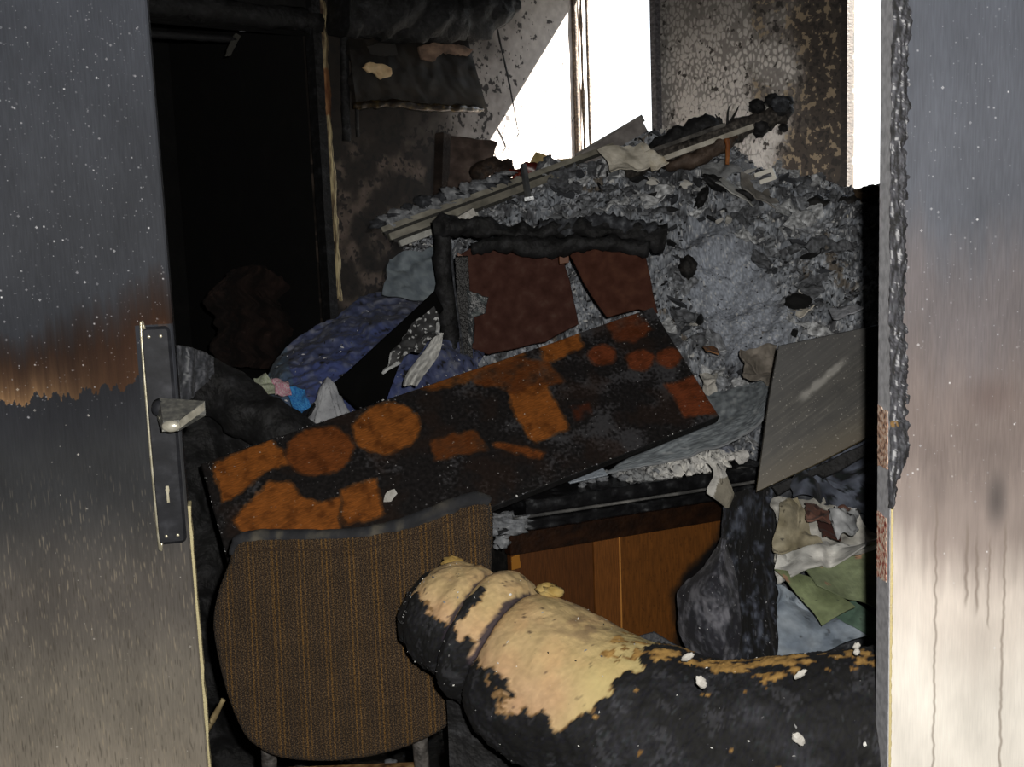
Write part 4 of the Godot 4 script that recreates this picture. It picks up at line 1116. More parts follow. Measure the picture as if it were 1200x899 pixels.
func make_left_side() -> void:
	# charred sofa corner next to the left door, with a grey rolled cloth on it
	var p := at(300, 560, 2.38)
	var seat := thing("charred_sofa", "black charred sofa side beside the open left door leaf", "sofa", Vector3(p.x, 0, p.z))
	part("arm", tube([at(196, 430, 2.42), at(235, 446, 2.40), at(290, 484, 2.36), at(345, 516, 2.33), at(420, 560, 2.3)], [0.05, 0.058, 0.055, 0.05, 0.045], 20, 10, 0.02, 10.0, 161), M.char, seat)
	var nn := nz(162, 7.0, 4)
	var q := [at(180, 440, 2.42), at(400, 535, 2.33), at(400, 900, 2.5), at(150, 900, 2.5)]
	q[2].y = 0.02; q[3].y = 0.02
	var f := func(s: float, t: float) -> Vector3:
		var w: Vector3 = q[0].lerp(q[1], s).lerp(q[3].lerp(q[2], s), t)
		return w + Vector3(0, 0, 0.06 * nn.get_noise_3d(w.x, w.y, w.z))
	part("side", thick(grid(f, 50, 50), 50, 50, 0.1), M.char, seat)
	var cc := func(s: float, t: float, pp: Vector3) -> Color:
		var k: float = nn.get_noise_2d(s * 3.0, t * 0.6) + 0.5 * nn.get_noise_2d(s * 14.0, t * 0.4)
		var c := rgb(62, 64, 70).lerp(rgb(108, 110, 116), clampf(0.35 + k * 1.6, 0, 1))
		if absf(s - 0.42 - 0.05 * nn.get_noise_2d(t * 2.0, 1.0)) < 0.022 and t > 0.05 and t < 0.75: c = rgb(150, 152, 156)
		return lin(c)
	var a1: Vector3 = at(233, 424, 2.38)
	var drape := func(s: float, t: float) -> Vector3:
		# hangs over the sofa arm: t runs across the crown and down the front, s along it
		var x := lerpf(203, 250, s) + 14.0 * t * (s - 0.9)
		var y := 0.0; var dz := 0.0
		if t < 0.3: y = lerpf(416, 404, t / 0.3) + 14.0 * s * s; dz = lerpf(2.42, 2.34, t / 0.3)
		else: y = lerpf(404 + 14.0 * s * s, 500 - 62.0 * s, (t - 0.3) / 0.7); dz = lerpf(2.34, 2.29, sin((t - 0.3) / 0.7 * PI / 2))
		return at(x, y, dz) + Vector3(0, 0, 0.012 * sin(s * 22.0) * t + 0.01 * nn.get_noise_2d(s * 3.0, t * 3.0))
	solo("draped_cloth", thick(grid(drape, 30, 40, cc), 30, 40, 0.004), M.cloth, "grey folded cloth hanging over the charred sofa beside the door handle", "cloth")
	# blue blanket heap
	var n2 := nz(163, 9.0, 4); var n3 := nz(164, 30.0, 4)
	var ctr := solid([[[296, 470, 2.62], [330, 412, 2.78], [392, 372, 2.9], [440, 345, 3.0], [520, 336, 3.05], [560, 340, 3.05]], [[298, 480, 2.52], [335, 440, 2.6], [395, 405, 2.68], [450, 385, 2.74], [520, 380, 2.78], [560, 380, 2.8]], [[300, 500, 2.46], [340, 470, 2.5], [400, 450, 2.54], [455, 430, 2.6], [520, 430, 2.64], [560, 430, 2.68]], [[300, 560, 2.44], [340, 540, 2.46], [400, 520, 2.5], [460, 500, 2.56], [520, 500, 2.6], [560, 500, 2.62]]])
	var bf := func(s: float, t: float) -> Vector3:
		var w := lattice(ctr, s, t)
		return w + Vector3(0, 0.02, 0.03) * n2.get_noise_3d(w.x, w.y, w.z) + Vector3(0, 0.004, 0.005) * n3.get_noise_3d(w.x, w.y, w.z)
	var bc := func(s: float, t: float, w: Vector3) -> Color:
		var k: float = n3.get_noise_3d(w.x, w.y, w.z); var l: float = n2.get_noise_3d(w.x + 4.0, w.y, w.z)
		var blue := rgb(50, 61, 108).lerp(rgb(74, 86, 136), clampf(0.5 + l, 0, 1))
		var dirt := rgb(58, 60, 70).lerp(rgb(118, 122, 138), clampf(0.4 + k * 1.5, 0, 1))
		var dirty: float = smoothstep(0.46, 0.2, t + 0.25 * l) * 0.5 + smoothstep(0.5, 0.85, s) * 0.5 + 0.7 * smoothstep(0.26, 0.12, s) + 0.5 * smoothstep(0.1, 0.5, k + 0.4 * l)
		var c := blue.lerp(dirt, clampf(dirty, 0, 1))
		if k < -0.42: c = rgb(24, 25, 32)
		if s < 0.22: c = c.lerp(rgb(72, 98, 112), 0.5)
		return lin(c)
	var bg := grid(bf, 160, 110, bc)
	var bl := solo("blue_blanket", thick(bg, 160, 110, 0.02), M.cloth, "dirty blue blanket heaped below the burnt wall", "blanket")
	specks(bg, bl, bl.position, 650, 175, 0.0012, 0.006, [rgb(200, 200, 204), rgb(120, 122, 130), rgb(70, 74, 90), rgb(24, 25, 30), rgb(46, 48, 60)])
	var crumple := func(px: Array, d: float, sd: int, amp: float, c1: Color, c2: Color, called: String, label: String, cat: String) -> void:
		var qq := []
		for k in 4: qq.append(at(px[k][0], px[k][1], d + (0.03 if k < 2 else -0.02)))
		var nn2 := nz(sd, 22.0, 3)
		var f2 := func(s: float, t: float, w: Vector3) -> Color: return lin(c1.lerp(c2, clampf(0.5 + 1.4 * nn2.get_noise_2d(s * 0.5, t * 0.5), 0, 1)))
		solo(called, sheet(qq, 30, 30, amp, 9.0, sd, 0.003, f2), M.cloth, label, cat)
	crumple.call([[318, 450], [338, 446], [344, 460], [322, 464]], 2.46, 171, 0.02, rgb(190, 110, 136), rgb(206, 196, 196), "pink_cloth", "small pink and white crumpled cloth at the foot of the blue blanket", "cloth")
	crumple.call([[333, 459], [360, 455], [362, 484], [344, 484]], 2.44, 172, 0.02, rgb(30, 96, 168), rgb(70, 150, 205), "blue_bag", "bright blue plastic bag beside the grey cone of ash", "plastic bag")
	crumple.call([[297, 440], [312, 438], [324, 458], [304, 462]], 2.47, 173, 0.015, rgb(150, 160, 128), rgb(186, 190, 176), "green_rag", "pale green rag at the left foot of the blue blanket", "cloth")
	crumple.call([[360, 414], [392, 384], [412, 378], [380, 400]], 2.86, 174, 0.02, rgb(72, 70, 64), rgb(112, 108, 100), "ash_rag", "grey brown rag lying on the upper left of the blue blanket", "cloth")
	# pointed grey heap
	var nn3 := nz(165, 18.0, 4)
	var apex := at(383, 442, 2.42)
	var cone := func(s: float, t: float) -> Vector3:
		var ph := TAU * s
		var r: float = pow(t, 0.85) * (0.068 + 0.018 * nn3.get_noise_2d(cos(ph) * 0.12, sin(ph) * 0.12))
		var w := apex + Vector3(sin(ph) * r, -t * 0.16 + 0.02 * nn3.get_noise_2d(sin(ph) * t * 0.2, cos(ph) * t * 0.2), cos(ph) * r * 0.9)
		return w + Vector3(0.012 * t * sin(ph * 5.0), 0, 0)
	var conc := func(s: float, t: float, w: Vector3) -> Color:
		return lin(rgb(128, 130, 136).lerp(rgb(176, 178, 182), clampf(0.5 + 1.2 * nn3.get_noise_3d(w.x, w.y, w.z), 0, 1)))
	solo("crumpled_paper", grid(cone, 60, 30, conc, true), M.debris, "pointed grey crumpled paper standing above the table top edge", "paper")
	# leaning black slat, melted grey lump on it, pale strip
	var sl := slab_at([[388, 452], [510, 341], [520, 362], [470, 420], [452, 470], [430, 486]], at(450, 420, 2.5), Vector3(0.25, 0.35, 1).normalized(), 0.03, 0.003, 0.05, 0.002, 166)
	solo("charred_plank", sl, mat(ramp_tex(["060606", "0a0a0a", "131313"], [0.1, 0.6, 1.0], 0.01, 176, 256), 0.9, M.fine, 3.0, 0.2, 0.0, 0.2), "black charred plank leaning against the cabinet frame", "plank")
	var np := nz(167, 26.0, 4)
	var mc := func(s: float, t: float, w: Vector3) -> Color:
		var k: float = np.get_noise_3d(w.x, w.y, w.z)
		var c := rgb(44, 44, 45).lerp(rgb(86, 87, 88), clampf(0.4 + k, 0, 1))
		var rim := minf(minf(s, 1.0 - s), minf(t, 1.0 - t))
		if np.get_noise_3d(w.x * 2.5, w.y * 2.5, w.z) > 0.3 or (rim < 0.06 and k > 0.05): c = rgb(190, 192, 192)
		return lin(c)
	var mq := [at(474, 388, 2.43), at(513, 362, 2.45), at(510, 398, 2.38), at(448, 436, 2.36)]
	solo("melted_sheet", sheet(mq, 70, 70, 0.016, 9.0, 168, 0.006, mc), M.skin, "melted grey plastic lump with white streaks lying on the black plank", "melted plastic")
	var st := func(s: float, t: float) -> Vector3:
		var y := lerpf(390, 452, t)
		var x := lerpf(516, 484, pow(t, 0.8)) + 4.0 * sin(t * 5.0) + (s - 0.5) * lerpf(8, 22, sin(PI * t * 0.8))
		return at(x, y, 2.42 - 0.03 * t) + Vector3(0, 0, 0.012 * sin(s * 8.0) * t)
	var stc := func(s: float, t: float, w: Vector3) -> Color: return lin(rgb(150, 150, 148).lerp(rgb(200, 200, 196), clampf(0.5 + np.get_noise_2d(s * 0.6, t * 0.2) * 2.0, 0, 1)))
	solo("paper_strip", thick(grid(st, 12, 40, stc), 12, 40, 0.002), M.cloth, "pale curled paper strip between the black plank and the cabinet frame", "paper")
	var gc := func(s: float, t: float, w: Vector3) -> Color: return lin(rgb(100, 110, 118).lerp(rgb(134, 144, 150), clampf(0.5 + n3.get_noise_3d(w.x, w.y, w.z) * 1.4, 0, 1)))
	solo("grey_sheet", sheet([at(456, 302, 2.92), at(512, 286, 2.92), at(520, 352, 2.84), at(448, 346, 2.84)], 24, 24, 0.02, 6.0, 169, 0.004, gc), M.cloth, "flat blue grey sheet between the curtain rail and the blue blanket", "sheet")
	# stick and rubble on the floor beside the left door
	solo("wood_splinter", tube([at(236, 868, 1.98) + (at(236, 868, 1.98) - at(248, 845, 1.96)) * 12.0, at(236, 868, 1.98), at(248, 845, 1.96), at(262, 820, 1.95)], [0.006, 0.006, 0.007, 0.004], 8, 4, 0.003, 60.0, 6), mat(ramp_tex(["7d6a48", "b8a67c"], [0.2, 0.8], 0.03, 170, 128), 0.8), "tan wood splinter between the left door edge and the brown chair", "splinter")

func lattice(rows: Array, s: float, t: float) -> Vector3:       # smooth surface through measured points
	var m := rows.size(); var y := t * (m - 1); var j := mini(int(y), m - 2); var ty := y - j
	var col := []
	for e in [j - 1, j, j + 1, j + 2]:
		var r: Array = rows[clampi(e, 0, m - 1)]
		var n := r.size(); var x := s * (n - 1); var i := mini(int(x), n - 2); var tx := x - i
		var g := func(k: int) -> Vector3:
			var q = r[clampi(k, 0, n - 1)]
			return q if q is Vector3 else at(q[0], q[1], q[2])
		col.append(g.call(i).cubic_interpolate(g.call(i + 1), g.call(i - 1), g.call(i + 2), tx))
	return col[1].cubic_interpolate(col[2], col[0], col[3], ty)

func solid(rows: Array) -> Array:
	var out := []
	for r in rows:
		var o := []
		for q in r: o.append(q if q is Vector3 else at(q[0], q[1], q[2]))
		out.append(o)
	return out

# ---------------------------------------------------------------- the heap of ash and what lies on it
func make_heap() -> void:
	var xs := [468, 520, 620, 700, 770, 850, 930, 1010, 1100, 1200]
	var ridge := [292, 262, 214, 194, 170, 190, 218, 226, 228, 232]
	var d1 := [3.0, 3.08, 3.15, 3.2, 3.22, 3.15, 3.05, 2.95, 2.85, 2.75]
	var d2 := [2.98, 3.0, 3.02, 3.02, 2.98, 2.88, 2.78, 2.68, 2.6, 2.5]
	var d3 := [2.9, 2.92, 2.94, 2.94, 2.86, 2.76, 2.64, 2.5, 2.4, 2.3]
	var d4 := [2.86, 2.86, 2.86, 2.84, 2.76, 2.68, 2.55, 2.38, 2.28, 2.2]
	var rows := [[], [], [], [], [], [], []]
	for k in xs.size():
		var r := at(xs[k], ridge[k], d1[k])
		rows[0].append(r + Vector3(0.06, -0.5, -0.12))
		rows[1].append(r + Vector3(0.03, -0.05, -0.06))
		rows[2].append(at(xs[k], ridge[k] + 8.0, d1[k] - 0.04))
		rows[3].append(at(xs[k], 318.0, d2[k]))
		rows[4].append(at(xs[k], 430.0, d3[k]))
		var e := at(xs[k], 545.0, d4[k])
		rows[5].append(e)
		rows[6].append(Vector3(e.x, 0.1 if xs[k] > 900 or xs[k] < 600 else e.y - 0.12, e.z + 0.06))
	M.heap = rows
	var n1 := nz(201, 4.5, 4); var n2 := nz(202, 16.0, 4); var n3 := nz(203, 60.0, 2); var n4 := nz(204, 10.0, 3, FastNoiseLite.TYPE_CELLULAR); var n5 := nz(205, 130.0, 2)
	var smooth_at := at(862, 345, 2.8)
	var calm := func(w: Vector3) -> float:       # a patch of fine ash without lumps
		var e := w - smooth_at
		return smoothstep(0.2, 0.08, Vector2(e.x * 1.5 + 0.25 * e.y, e.y * 0.8).length())
	var f := func(s: float, t: float) -> Vector3:
		var w := lattice(rows, s, t)
		var c: float = 1.0 - 0.85 * calm.call(w)
		var a: float = n1.get_noise_3d(w.x, w.y, w.z) * 0.075 + (0.034 * (0.5 - 2.0 * absf(n2.get_noise_3d(w.x, w.y * 1.3, w.z))) + 0.02 * absf(n4.get_noise_3d(w.x, w.y, w.z)) + 0.005 * n3.get_noise_3d(w.x, w.y, w.z)) * c
		return w + Vector3(0.1, 0.62, 0.55) * a
	var col := func(_s: float, _t: float, w: Vector3) -> Color:
		var k: float = n2.get_noise_3d(w.x + 3.0, w.y, w.z); var l: float = n3.get_noise_3d(w.x, w.y, w.z); var b: float = n1.get_noise_3d(w.x + 6.0, w.y, w.z)
		var c := rgb(120, 125, 133).lerp(rgb(186, 191, 198), clampf(0.45 + 0.9 * l + 0.4 * b, 0, 1))
		c = c.lerp(rgb(76, 77, 80), clampf((k + 0.05) * 2.4, 0, 0.9))
		c = c.lerp(rgb(176, 183, 196), calm.call(w) * 0.8)
		var e5: float = n5.get_noise_3d(w.x, w.y, w.z)
		c = c * (1.0 + 0.35 * e5)
		if e5 + 0.4 * l > 0.52: c = rgb(214, 215, 216)
		elif e5 + 0.6 * l < -0.5 and calm.call(w) < 0.4: c = rgb(36, 37, 40)
		if b > 0.36 and k > 0.1: c = c.lerp(rgb(128, 112, 92), 0.5)
		return lin(c)
	var heap := solo("ash_heap", grid(f, 640, 480, col), M.debris, "great grey heap of ash and burnt debris filling the room below the windows", "ash heap")
	heap.set_meta("kind", "stuff")
	var spot := func(s: float, t: float) -> Vector3: return f.call(s, t)
	# loose flakes, too many to count
	var r := RandomNumberGenerator.new()
	r.seed = 77
	var shard := func(sd: int) -> Geo:
		var q := RandomNumberGenerator.new()
		q.seed = sd
		var g := Geo.new()
		var m := 6 + sd % 3
		var ring := []; var ring2 := []
		for k in m:
			var ph := TAU * (k + q.randf_range(-0.3, 0.3)) / m
			var rr := q.randf_range(0.55, 1.0)
			ring.append(Vector3(cos(ph) * rr, q.randf_range(-0.15, 0.2), sin(ph) * rr * 0.7))
			ring2.append(Vector3(cos(ph) * rr * 0.8, q.randf_range(-0.45, -0.25), sin(ph) * rr * 0.6))
		var top := Vector3(q.randf_range(-0.3, 0.3), q.randf_range(0.25, 0.5), q.randf_range(-0.2, 0.2))
		for k in m:
			var e := (k + 1) % m
			g.tri(g.pt(ring[k]), g.pt(top), g.pt(ring[e]))
			g.quad(g.pt(ring[k]), g.pt(ring[e]), g.pt(ring2[e]), g.pt(ring2[k]))
			g.tri(g.pt(ring2[k]), g.pt(ring2[e]), g.pt(Vector3(0, -0.35, 0)))
		return g
	var mm := MultiMesh.new()
	mm.transform_format = MultiMesh.TRANSFORM_3D
	mm.use_colors = true
	mm.mesh = shard.call(5).mesh(Vector3.ZERO, M.debris)
	var cnt := 9000
	mm.instance_count = cnt
	var b0 := heap.position
	for k in cnt:
		var w: Vector3 = f.call(r.randf_range(0.02, 0.85), r.randf_range(0.2, 0.86))
		var size := 0.002 + 0.009 * pow(r.randf(), 3.0)
		if calm.call(w) > 0.3: size *= 0.45
		mm.set_instance_transform(k, Transform3D(Basis.from_euler(Vector3(r.randf_range(-1, 1.5), r.randf() * TAU, r.randf_range(-1, 1))).scaled_local(Vector3(size, size * r.randf_range(0.25, 0.9), size * r.randf_range(0.4, 1.6))), w - b0 + Vector3(0, size * 0.2, size * 0.2)))
		var z := r.randf()
		mm.set_instance_color(k, lin(rgb(34, 35, 37) if z < 0.3 else (rgb(96, 98, 102) if z < 0.62 else (rgb(160, 163, 168) if z < 0.9 else rgb(210, 210, 208)))))
	var mi := MultiMeshInstance3D.new()
	mi.name = "ash_flakes"
	mi.multimesh = mm
	heap.add_child(mi, true)
	mi.set_meta("kind", "stuff")
	# the larger fragments are things of their own
	var kinds := [["dark", M.ashdark], ["grey", M.ash], ["black", M.char], ["pale", M.plaster]]
	var meshes := []
	for k in 6:
		meshes.append([])
		for e in kinds: meshes[k].append(shard.call(10 + k).mesh(Vector3.ZERO, e[1]))
	var covered := func(s: Vector2) -> bool:        # behind the cabinet frame, the table top, the grey board or the door leaf
		if s.x > 1008.0 or s.y > 545.0: return true
		if s.x > 500.0 and s.x < 785.0 and s.y > 255.0 and s.y < 700.0: return true
		if s.x < 845.0 and s.y > 487.0 - (843.0 - s.x) * 1.6 and s.y > 360.0: return true
		return s.x > 880.0 and s.y > 400.0
	var region := func(s: Vector2) -> Array:
		if s.x < 690.0: return ["just below the curtain rail", "below the rail"]
		if s.y < 262.0: return ["below the charred beam" if s.x < 860.0 else "below the mottled wall pier", "under the beam" if s.x < 860.0 else "under the pier"]
		if s.x < 850.0: return ["beside the cabinet frame", "beside the frame"]
		return ["near the right door leaf" if s.y < 360.0 else "right above the leaning grey board", "near the door leaf" if s.y < 360.0 else "above the board"]
	for k in 420:
		var z := r.randi() % 10
		var kd := 0 if z < 3 else (1 if z < 7 else (2 if z < 9 else 3))
		var w: Vector3 = f.call(r.randf_range(0.12, 0.72), r.randf_range(0.28, 0.8))
		if calm.call(w) > 0.45: continue
		var spx := seen_at(w)
		if covered.call(spx): continue
		var o := MeshInstance3D.new()
		o.name = numbered("debris_fragment")
		o.mesh = meshes[k % 6][kd]
		add_child(o, true)
		var size := r.randf_range(0.012, 0.03)
		o.transform = Transform3D(Basis.from_euler(Vector3(r.randf_range(0, 1.2), r.randf() * TAU, r.randf_range(-0.6, 0.6))).scaled_local(Vector3(size * r.randf_range(0.8, 1.9), size * 0.6, size)), w + Vector3(0, 0.004, 0.006))
		tag(o, ["dark grey charred fragment on the ash heap ", "grey ash coated fragment on the ash heap ", "black charred lump on the ash heap ", "pale plaster fragment on the ash heap "][kd] + region.call(spx)[0], "debris fragment", ["dark grey fragments ", "grey fragments ", "black lumps ", "pale plaster fragments "][kd] + region.call(spx)[1])
	for k in 330:
		var w: Vector3 = f.call(r.randf_range(0.1, 0.74), r.randf_range(0.3, 0.84))
		if calm.call(w) > 0.4 or covered.call(seen_at(w)): continue
		var wd := r.randf_range(0.02, 0.05); var ht := wd * r.randf_range(0.3, 0.8)
		var bs := Basis.from_euler(Vector3(r.randf_range(-1.2, -0.3), r.randf_range(-0.8, 0.8), r.randf_range(-0.9, 0.9)))
		var g0 := rgb(92, 94, 98) if k % 3 == 0 else (rgb(134, 137, 142) if k % 3 == 1 else rgb(176, 178, 180))
		var cfn := func(_s: float, _t: float, p: Vector3) -> Color: return lin(g0 * (1.0 + 0.5 * n3.get_noise_3d(p.x, p.y, p.z) + 0.3 * n5.get_noise_3d(p.x, p.y, p.z)))
		var q4 := [w + bs * Vector3(-wd, ht, 0), w + bs * Vector3(wd, ht * r.randf_range(0.4, 1.0), 0), w + bs * Vector3(wd * 0.8, -ht, 0), w + bs * Vector3(-wd * 0.9, -ht, 0)]
		for e in 4: q4[e] += Vector3(0, 0.008, 0.012)
		solo("burnt_sheet", sheet(q4, 22, 22, wd * 0.5, 12.0, 500 + k, 0.002, cfn), M.debris, ["dark grey crumpled burnt sheet in the ash heap ", "grey crumpled burnt sheet in the ash heap ", "pale crumpled burnt sheet in the ash heap "][k % 3] + region.call(seen_at(w))[0], "burnt sheet", ["dark grey sheets ", "grey sheets ", "pale sheets "][k % 3] + region.call(seen_at(w))[1])
	make_heap_things()

func make_heap_things() -> void:
	var n2 := nz(211, 14.0, 4); var n3 := nz(212, 40.0, 3)
	# curtain rail lying across the top of the heap
	var ra := at(452, 284, 2.94); var rb := at(728, 182, 3.18)
	var dir := (rb - ra).normalized()
	var side := dir.cross(Vector3(0, 0, 1)).normalized()
	if side.y < 0: side = -side
	var fwd := side.cross(dir).normalized()
	if fwd.z < 0: fwd = -fwd
	var rt := thing("curtain_rail", "long pale grooved curtain rail lying across the top of the ash heap", "curtain rail", (ra + rb) / 2)
	var rdark := mat("2b2a26", 0.7, M.fine, 4.0)
	var L := ra.distance_to(rb)
	var sec := func(h0: float, h1: float, z: float, m: Material, called: String, la: float, lb: float) -> void:
		var a := ra + dir * la; var b := ra + dir * lb
		part(called, bar(a + side * (h0 + h1) / 2 + fwd * z, b + side * (h0 + h1) / 2 + fwd * z, 0.022 if called != "groove" else 0.02, absf(h1 - h0), side), m, rt)
	sec.call(0.026, 0.04, 0.0, M.rail, "rail_strip", 0.0, L)
	sec.call(0.018, 0.026, -0.004, rdark, "groove", 0.004, L - 0.004)
	sec.call(0.0, 0.018, 0.004, M.rail, "rail_strip", 0.012, L * 0.72)
	sec.call(-0.008, 0.0, -0.003, rdark, "groove", 0.02, L * 0.6)
	sec.call(-0.024, -0.008, 0.01, mat(ramp_tex(["8e8e88", "b9b9b2", "dcdcd6"], [0.1, 0.5, 0.9], 0.02, 213, 256), 0.6, M.fine, 3.0), "rail_strip", 0.03, L * 0.36)
	for k in 26:
		var t := k / 26.0 * 0.55
		var w := ra + dir * L * t + side * (0.052 + 0.012 * sin(k * 2.3)) - fwd * 0.005
		part("ash_crust", blob(w, Vector3(0.022 + 0.006 * sin(k * 5.1), 0.012 + 0.006 * sin(k * 3.7), 0.018), 0.7, 2.5, 300 + k, 12, 8), M.ash if k % 3 else M.ashdark, rt)
	part("bracket", bar(at(613, 192, 3.04), at(620, 236, 3.02), 0.012, 0.014), M.metal, rt, "small upright metal bracket")
	part("bracket_foot", bar(at(614, 234, 3.01), at(626, 232, 3.01), 0.012, 0.01), M.metal, rt)
	solo("plaster_lath", bar(at(524, 268, 2.9), at(556, 249, 2.93), 0.02, 0.026), M.plaster, "short white slat lying just below the curtain rail", "slat")
	# grey angle profile sticking up towards the window
	var pa := at(676, 184, 3.2); var pb := at(754, 138, 3.16)
	var pd := (pb - pa).normalized()
	var pt := thing("metal_profile", "grey metal angle profile sticking up in front of the bright left window", "metal profile", pa)
	part("flange", bar(pa, pb, 0.02, 0.006, Vector3(0.1, 0.5, 1.0)), mat(ramp_tex(["5d5a58", "8c8884", "aaa6a0"], [0.1, 0.5, 0.9], 0.02, 214, 256), 0.5, M.fine, 3.0, 0.4, 0.3), pt)
	part("web", bar(pa + Vector3(0, -0.018, 0.012), pb + Vector3(0, -0.018, 0.012), 0.006, 0.04, Vector3(0.2, 1.0, 0.2)), mat(ramp_tex(["4a4442", "6d6764", "8f8a86"], [0.1, 0.5, 0.9], 0.02, 215, 256), 0.6, M.fine, 3.0, 0.4), pt)
	# charred beam with lath on the right
	var ba := at(748, 196, 3.12); var bb := at(915, 132, 3.06)
	var bt := thing("charred_timber", "charred timber with a pale lath and burnt lumped tip rising before the mottled wall", "beam", (ba + bb) / 2)
	part("timber", tube([ba + Vector3(-0.04, 0, 0), at(800, 178, 3.1), at(850, 158, 3.08), at(890, 142, 3.07), bb + Vector3(0.01, 0, 0)], [0.03, 0.032, 0.03, 0.027, 0.026], 12, 12, 0.016, 18.0, 221), mat(ramp_tex(["161412", "34302c", "5a544e", "86807a"], [0.0, 0.45, 0.7, 1.0], 0.02, 229), 0.8, M.crack, 6.0, 0.5), bt)
	part("upper_layer", tube([at(762, 180, 3.14), at(800, 160, 3.12), at(830, 148, 3.12), at(846, 143, 3.12)], [0.02, 0.03, 0.03, 0.016], 12, 8, 0.03, 16.0, 222), M.char, bt)
	part("lower_layer", tube([at(780, 196, 3.08), at(810, 187, 3.06), at(840, 172, 3.05), at(864, 160, 3.05)], [0.012, 0.022, 0.02, 0.01], 10, 8, 0.015, 20.0, 223), mat(ramp_tex(["2a211b", "4e3f34", "75655a"], [0.1, 0.5, 0.9], 0.02, 224, 256), 0.7, M.crack, 4.0), bt)
	part("pale_lath", bar(at(772, 188, 3.06), at(883, 148, 3.03), 0.016, 0.013), mat(ramp_tex(["8a8478", "b8b2a4", "dcd7ca"], [0.1, 0.5, 0.9], 0.02, 225, 256), 0.6, M.fine, 3.0), bt, "pale lath along the beam")
	part("grey_lath", bar(at(760, 178, 3.07), at(850, 146, 3.05), 0.012, 0.01), mat(ramp_tex(["2c2a28", "4c4945", "76726c"], [0.1, 0.5, 0.9], 0.03, 228, 256), 0.7, M.fine, 3.0), bt)
	for q in [[887, 125, 0.022], [905, 118, 0.02], [922, 120, 0.018], [916, 130, 0.03], [892, 148, 0.024], [900, 146, 0.018], [918, 150, 0.012], [890, 155, 0.016], [857, 162, 0.02]]:
		part("burnt_lump", blob(at(q[0], q[1], 3.06), Vector3(q[2], q[2] * 0.9, q[2]), 0.4, 1.6, int(q[0] * q[1]) % 977, 18, 12), M.char, bt)
	part("ash_cap", blob(at(914, 122, 3.03), Vector3(0.026, 0.02, 0.016), 0.5, 2.0, 226, 18, 10), M.ashdark, bt)
	var orange := mat(ramp_tex(["6e3d1c", "a3622e", "c98f58"], [0.1, 0.5, 0.9], 0.03, 227, 256), 0.7)
	part("copper_hook", tube([at(852, 162, 2.95), at(853, 178, 2.95), at(852, 193, 2.95)], [0.0065, 0.006, 0.005], 8, 6, 0.002, 40.0, 4), orange, bt, "hanging orange strip")
	for q in [[[852, 150], [853, 132], [855, 124]], [[853, 148], [862, 132], [866, 124]], [[850, 150], [842, 140], [838, 134]]]:
		part("twig", tube([at(q[0][0], q[0][1], 3.06), at(q[1][0], q[1][1], 3.06), at(q[2][0], q[2][1], 3.06)], [0.004, 0.003, 0.001], 6, 4), M.charwood, bt)
	# papers and scraps
	var shades := func(c1: Color, c2: Color) -> Callable:
		return func(s: float, t: float, w: Vector3) -> Color: return lin(c1.lerp(c2, clampf(0.5 + 1.3 * n2.get_noise_3d(w.x, w.y, w.z) + 0.5 * n3.get_noise_2d(s, t), 0, 1)))
	var bits := [
		["paper_sheet", [[702, 174], [752, 170], [772, 190], [716, 203]], 3.03, 0.02, 7.0, rgb(176, 170, 156), rgb(228, 222, 208), "torn cream paper lying in front of the metal profile", "paper"],
		["paper_scrap", [[752, 172], [766, 176], [784, 190], [764, 196]], 3.01, 0.02, 9.0, rgb(196, 184, 160), rgb(232, 226, 212), "small folded cream paper scrap at the foot of the charred beam", "paper"],
		["folded_sheet", [[846, 208], [884, 232], [890, 246], [838, 214]], 2.98, 0.008, 6.0, rgb(150, 150, 146), rgb(206, 206, 202), "pale folded sheet lining the dark hollow on the heap crest", "sheet"],
		["folded_sheet", [[868, 200], [918, 232], [914, 246], [872, 222]], 2.97, 0.012, 6.0, rgb(112, 108, 102), rgb(160, 156, 150), "brownish grey folded sheet over the right of the dark hollow", "sheet"],
		["folded_sheet", [[818, 196], [850, 186], [872, 200], [822, 214]], 3.02, 0.02, 6.0, rgb(96, 98, 100), rgb(150, 152, 154), "grey curved sheet over the top of the dark hollow", "sheet"],
		["paper_scrap", [[818, 440], [836, 436], [840, 462], [826, 462]], 2.6, 0.02, 9.0, rgb(150, 148, 142), rgb(210, 206, 198), "white crumpled paper scrap beside the round brown can", "paper"],
		["crushed_bag", [[870, 412], [902, 404], [908, 452], [876, 446]], 2.54, 0.035, 10.0, rgb(96, 90, 82), rgb(150, 142, 132), "crushed brown grey bag above the grey slab", "bag"],
		["pale_scrap", [[922, 362], [940, 364], [952, 358], [936, 374]], 2.68, 0.01, 9.0, rgb(190, 184, 170), rgb(226, 220, 208), "cream scrap inside the small dark hole on the heap", "scrap"],
		["brown_scrap", [[824, 405], [840, 408], [842, 416], [828, 412]], 2.66, 0.012, 9.0, rgb(96, 62, 40), rgb(160, 116, 78), "curled orange brown scrap in the smooth ash", "scrap"],
		["white_scrap", [[972, 366], [1004, 356], [1012, 362], [978, 374]], 2.5, 0.01, 9.0, rgb(120, 122, 128), rgb(178, 180, 186), "pale flat scrap above the grey slab", "scrap"],
	]
	var sd := 240
	for q in bits:
		sd += 1
		var c4 := []
		for k in 4: c4.append(at(q[1][k][0], q[1][k][1], q[2] + (0.02 if k < 2 else -0.03)))
		solo(q[0], sheet(c4, 24, 24, q[3], q[4], sd, 0.003, shades.call(q[5], q[6])), M.cloth, q[7], q[8])
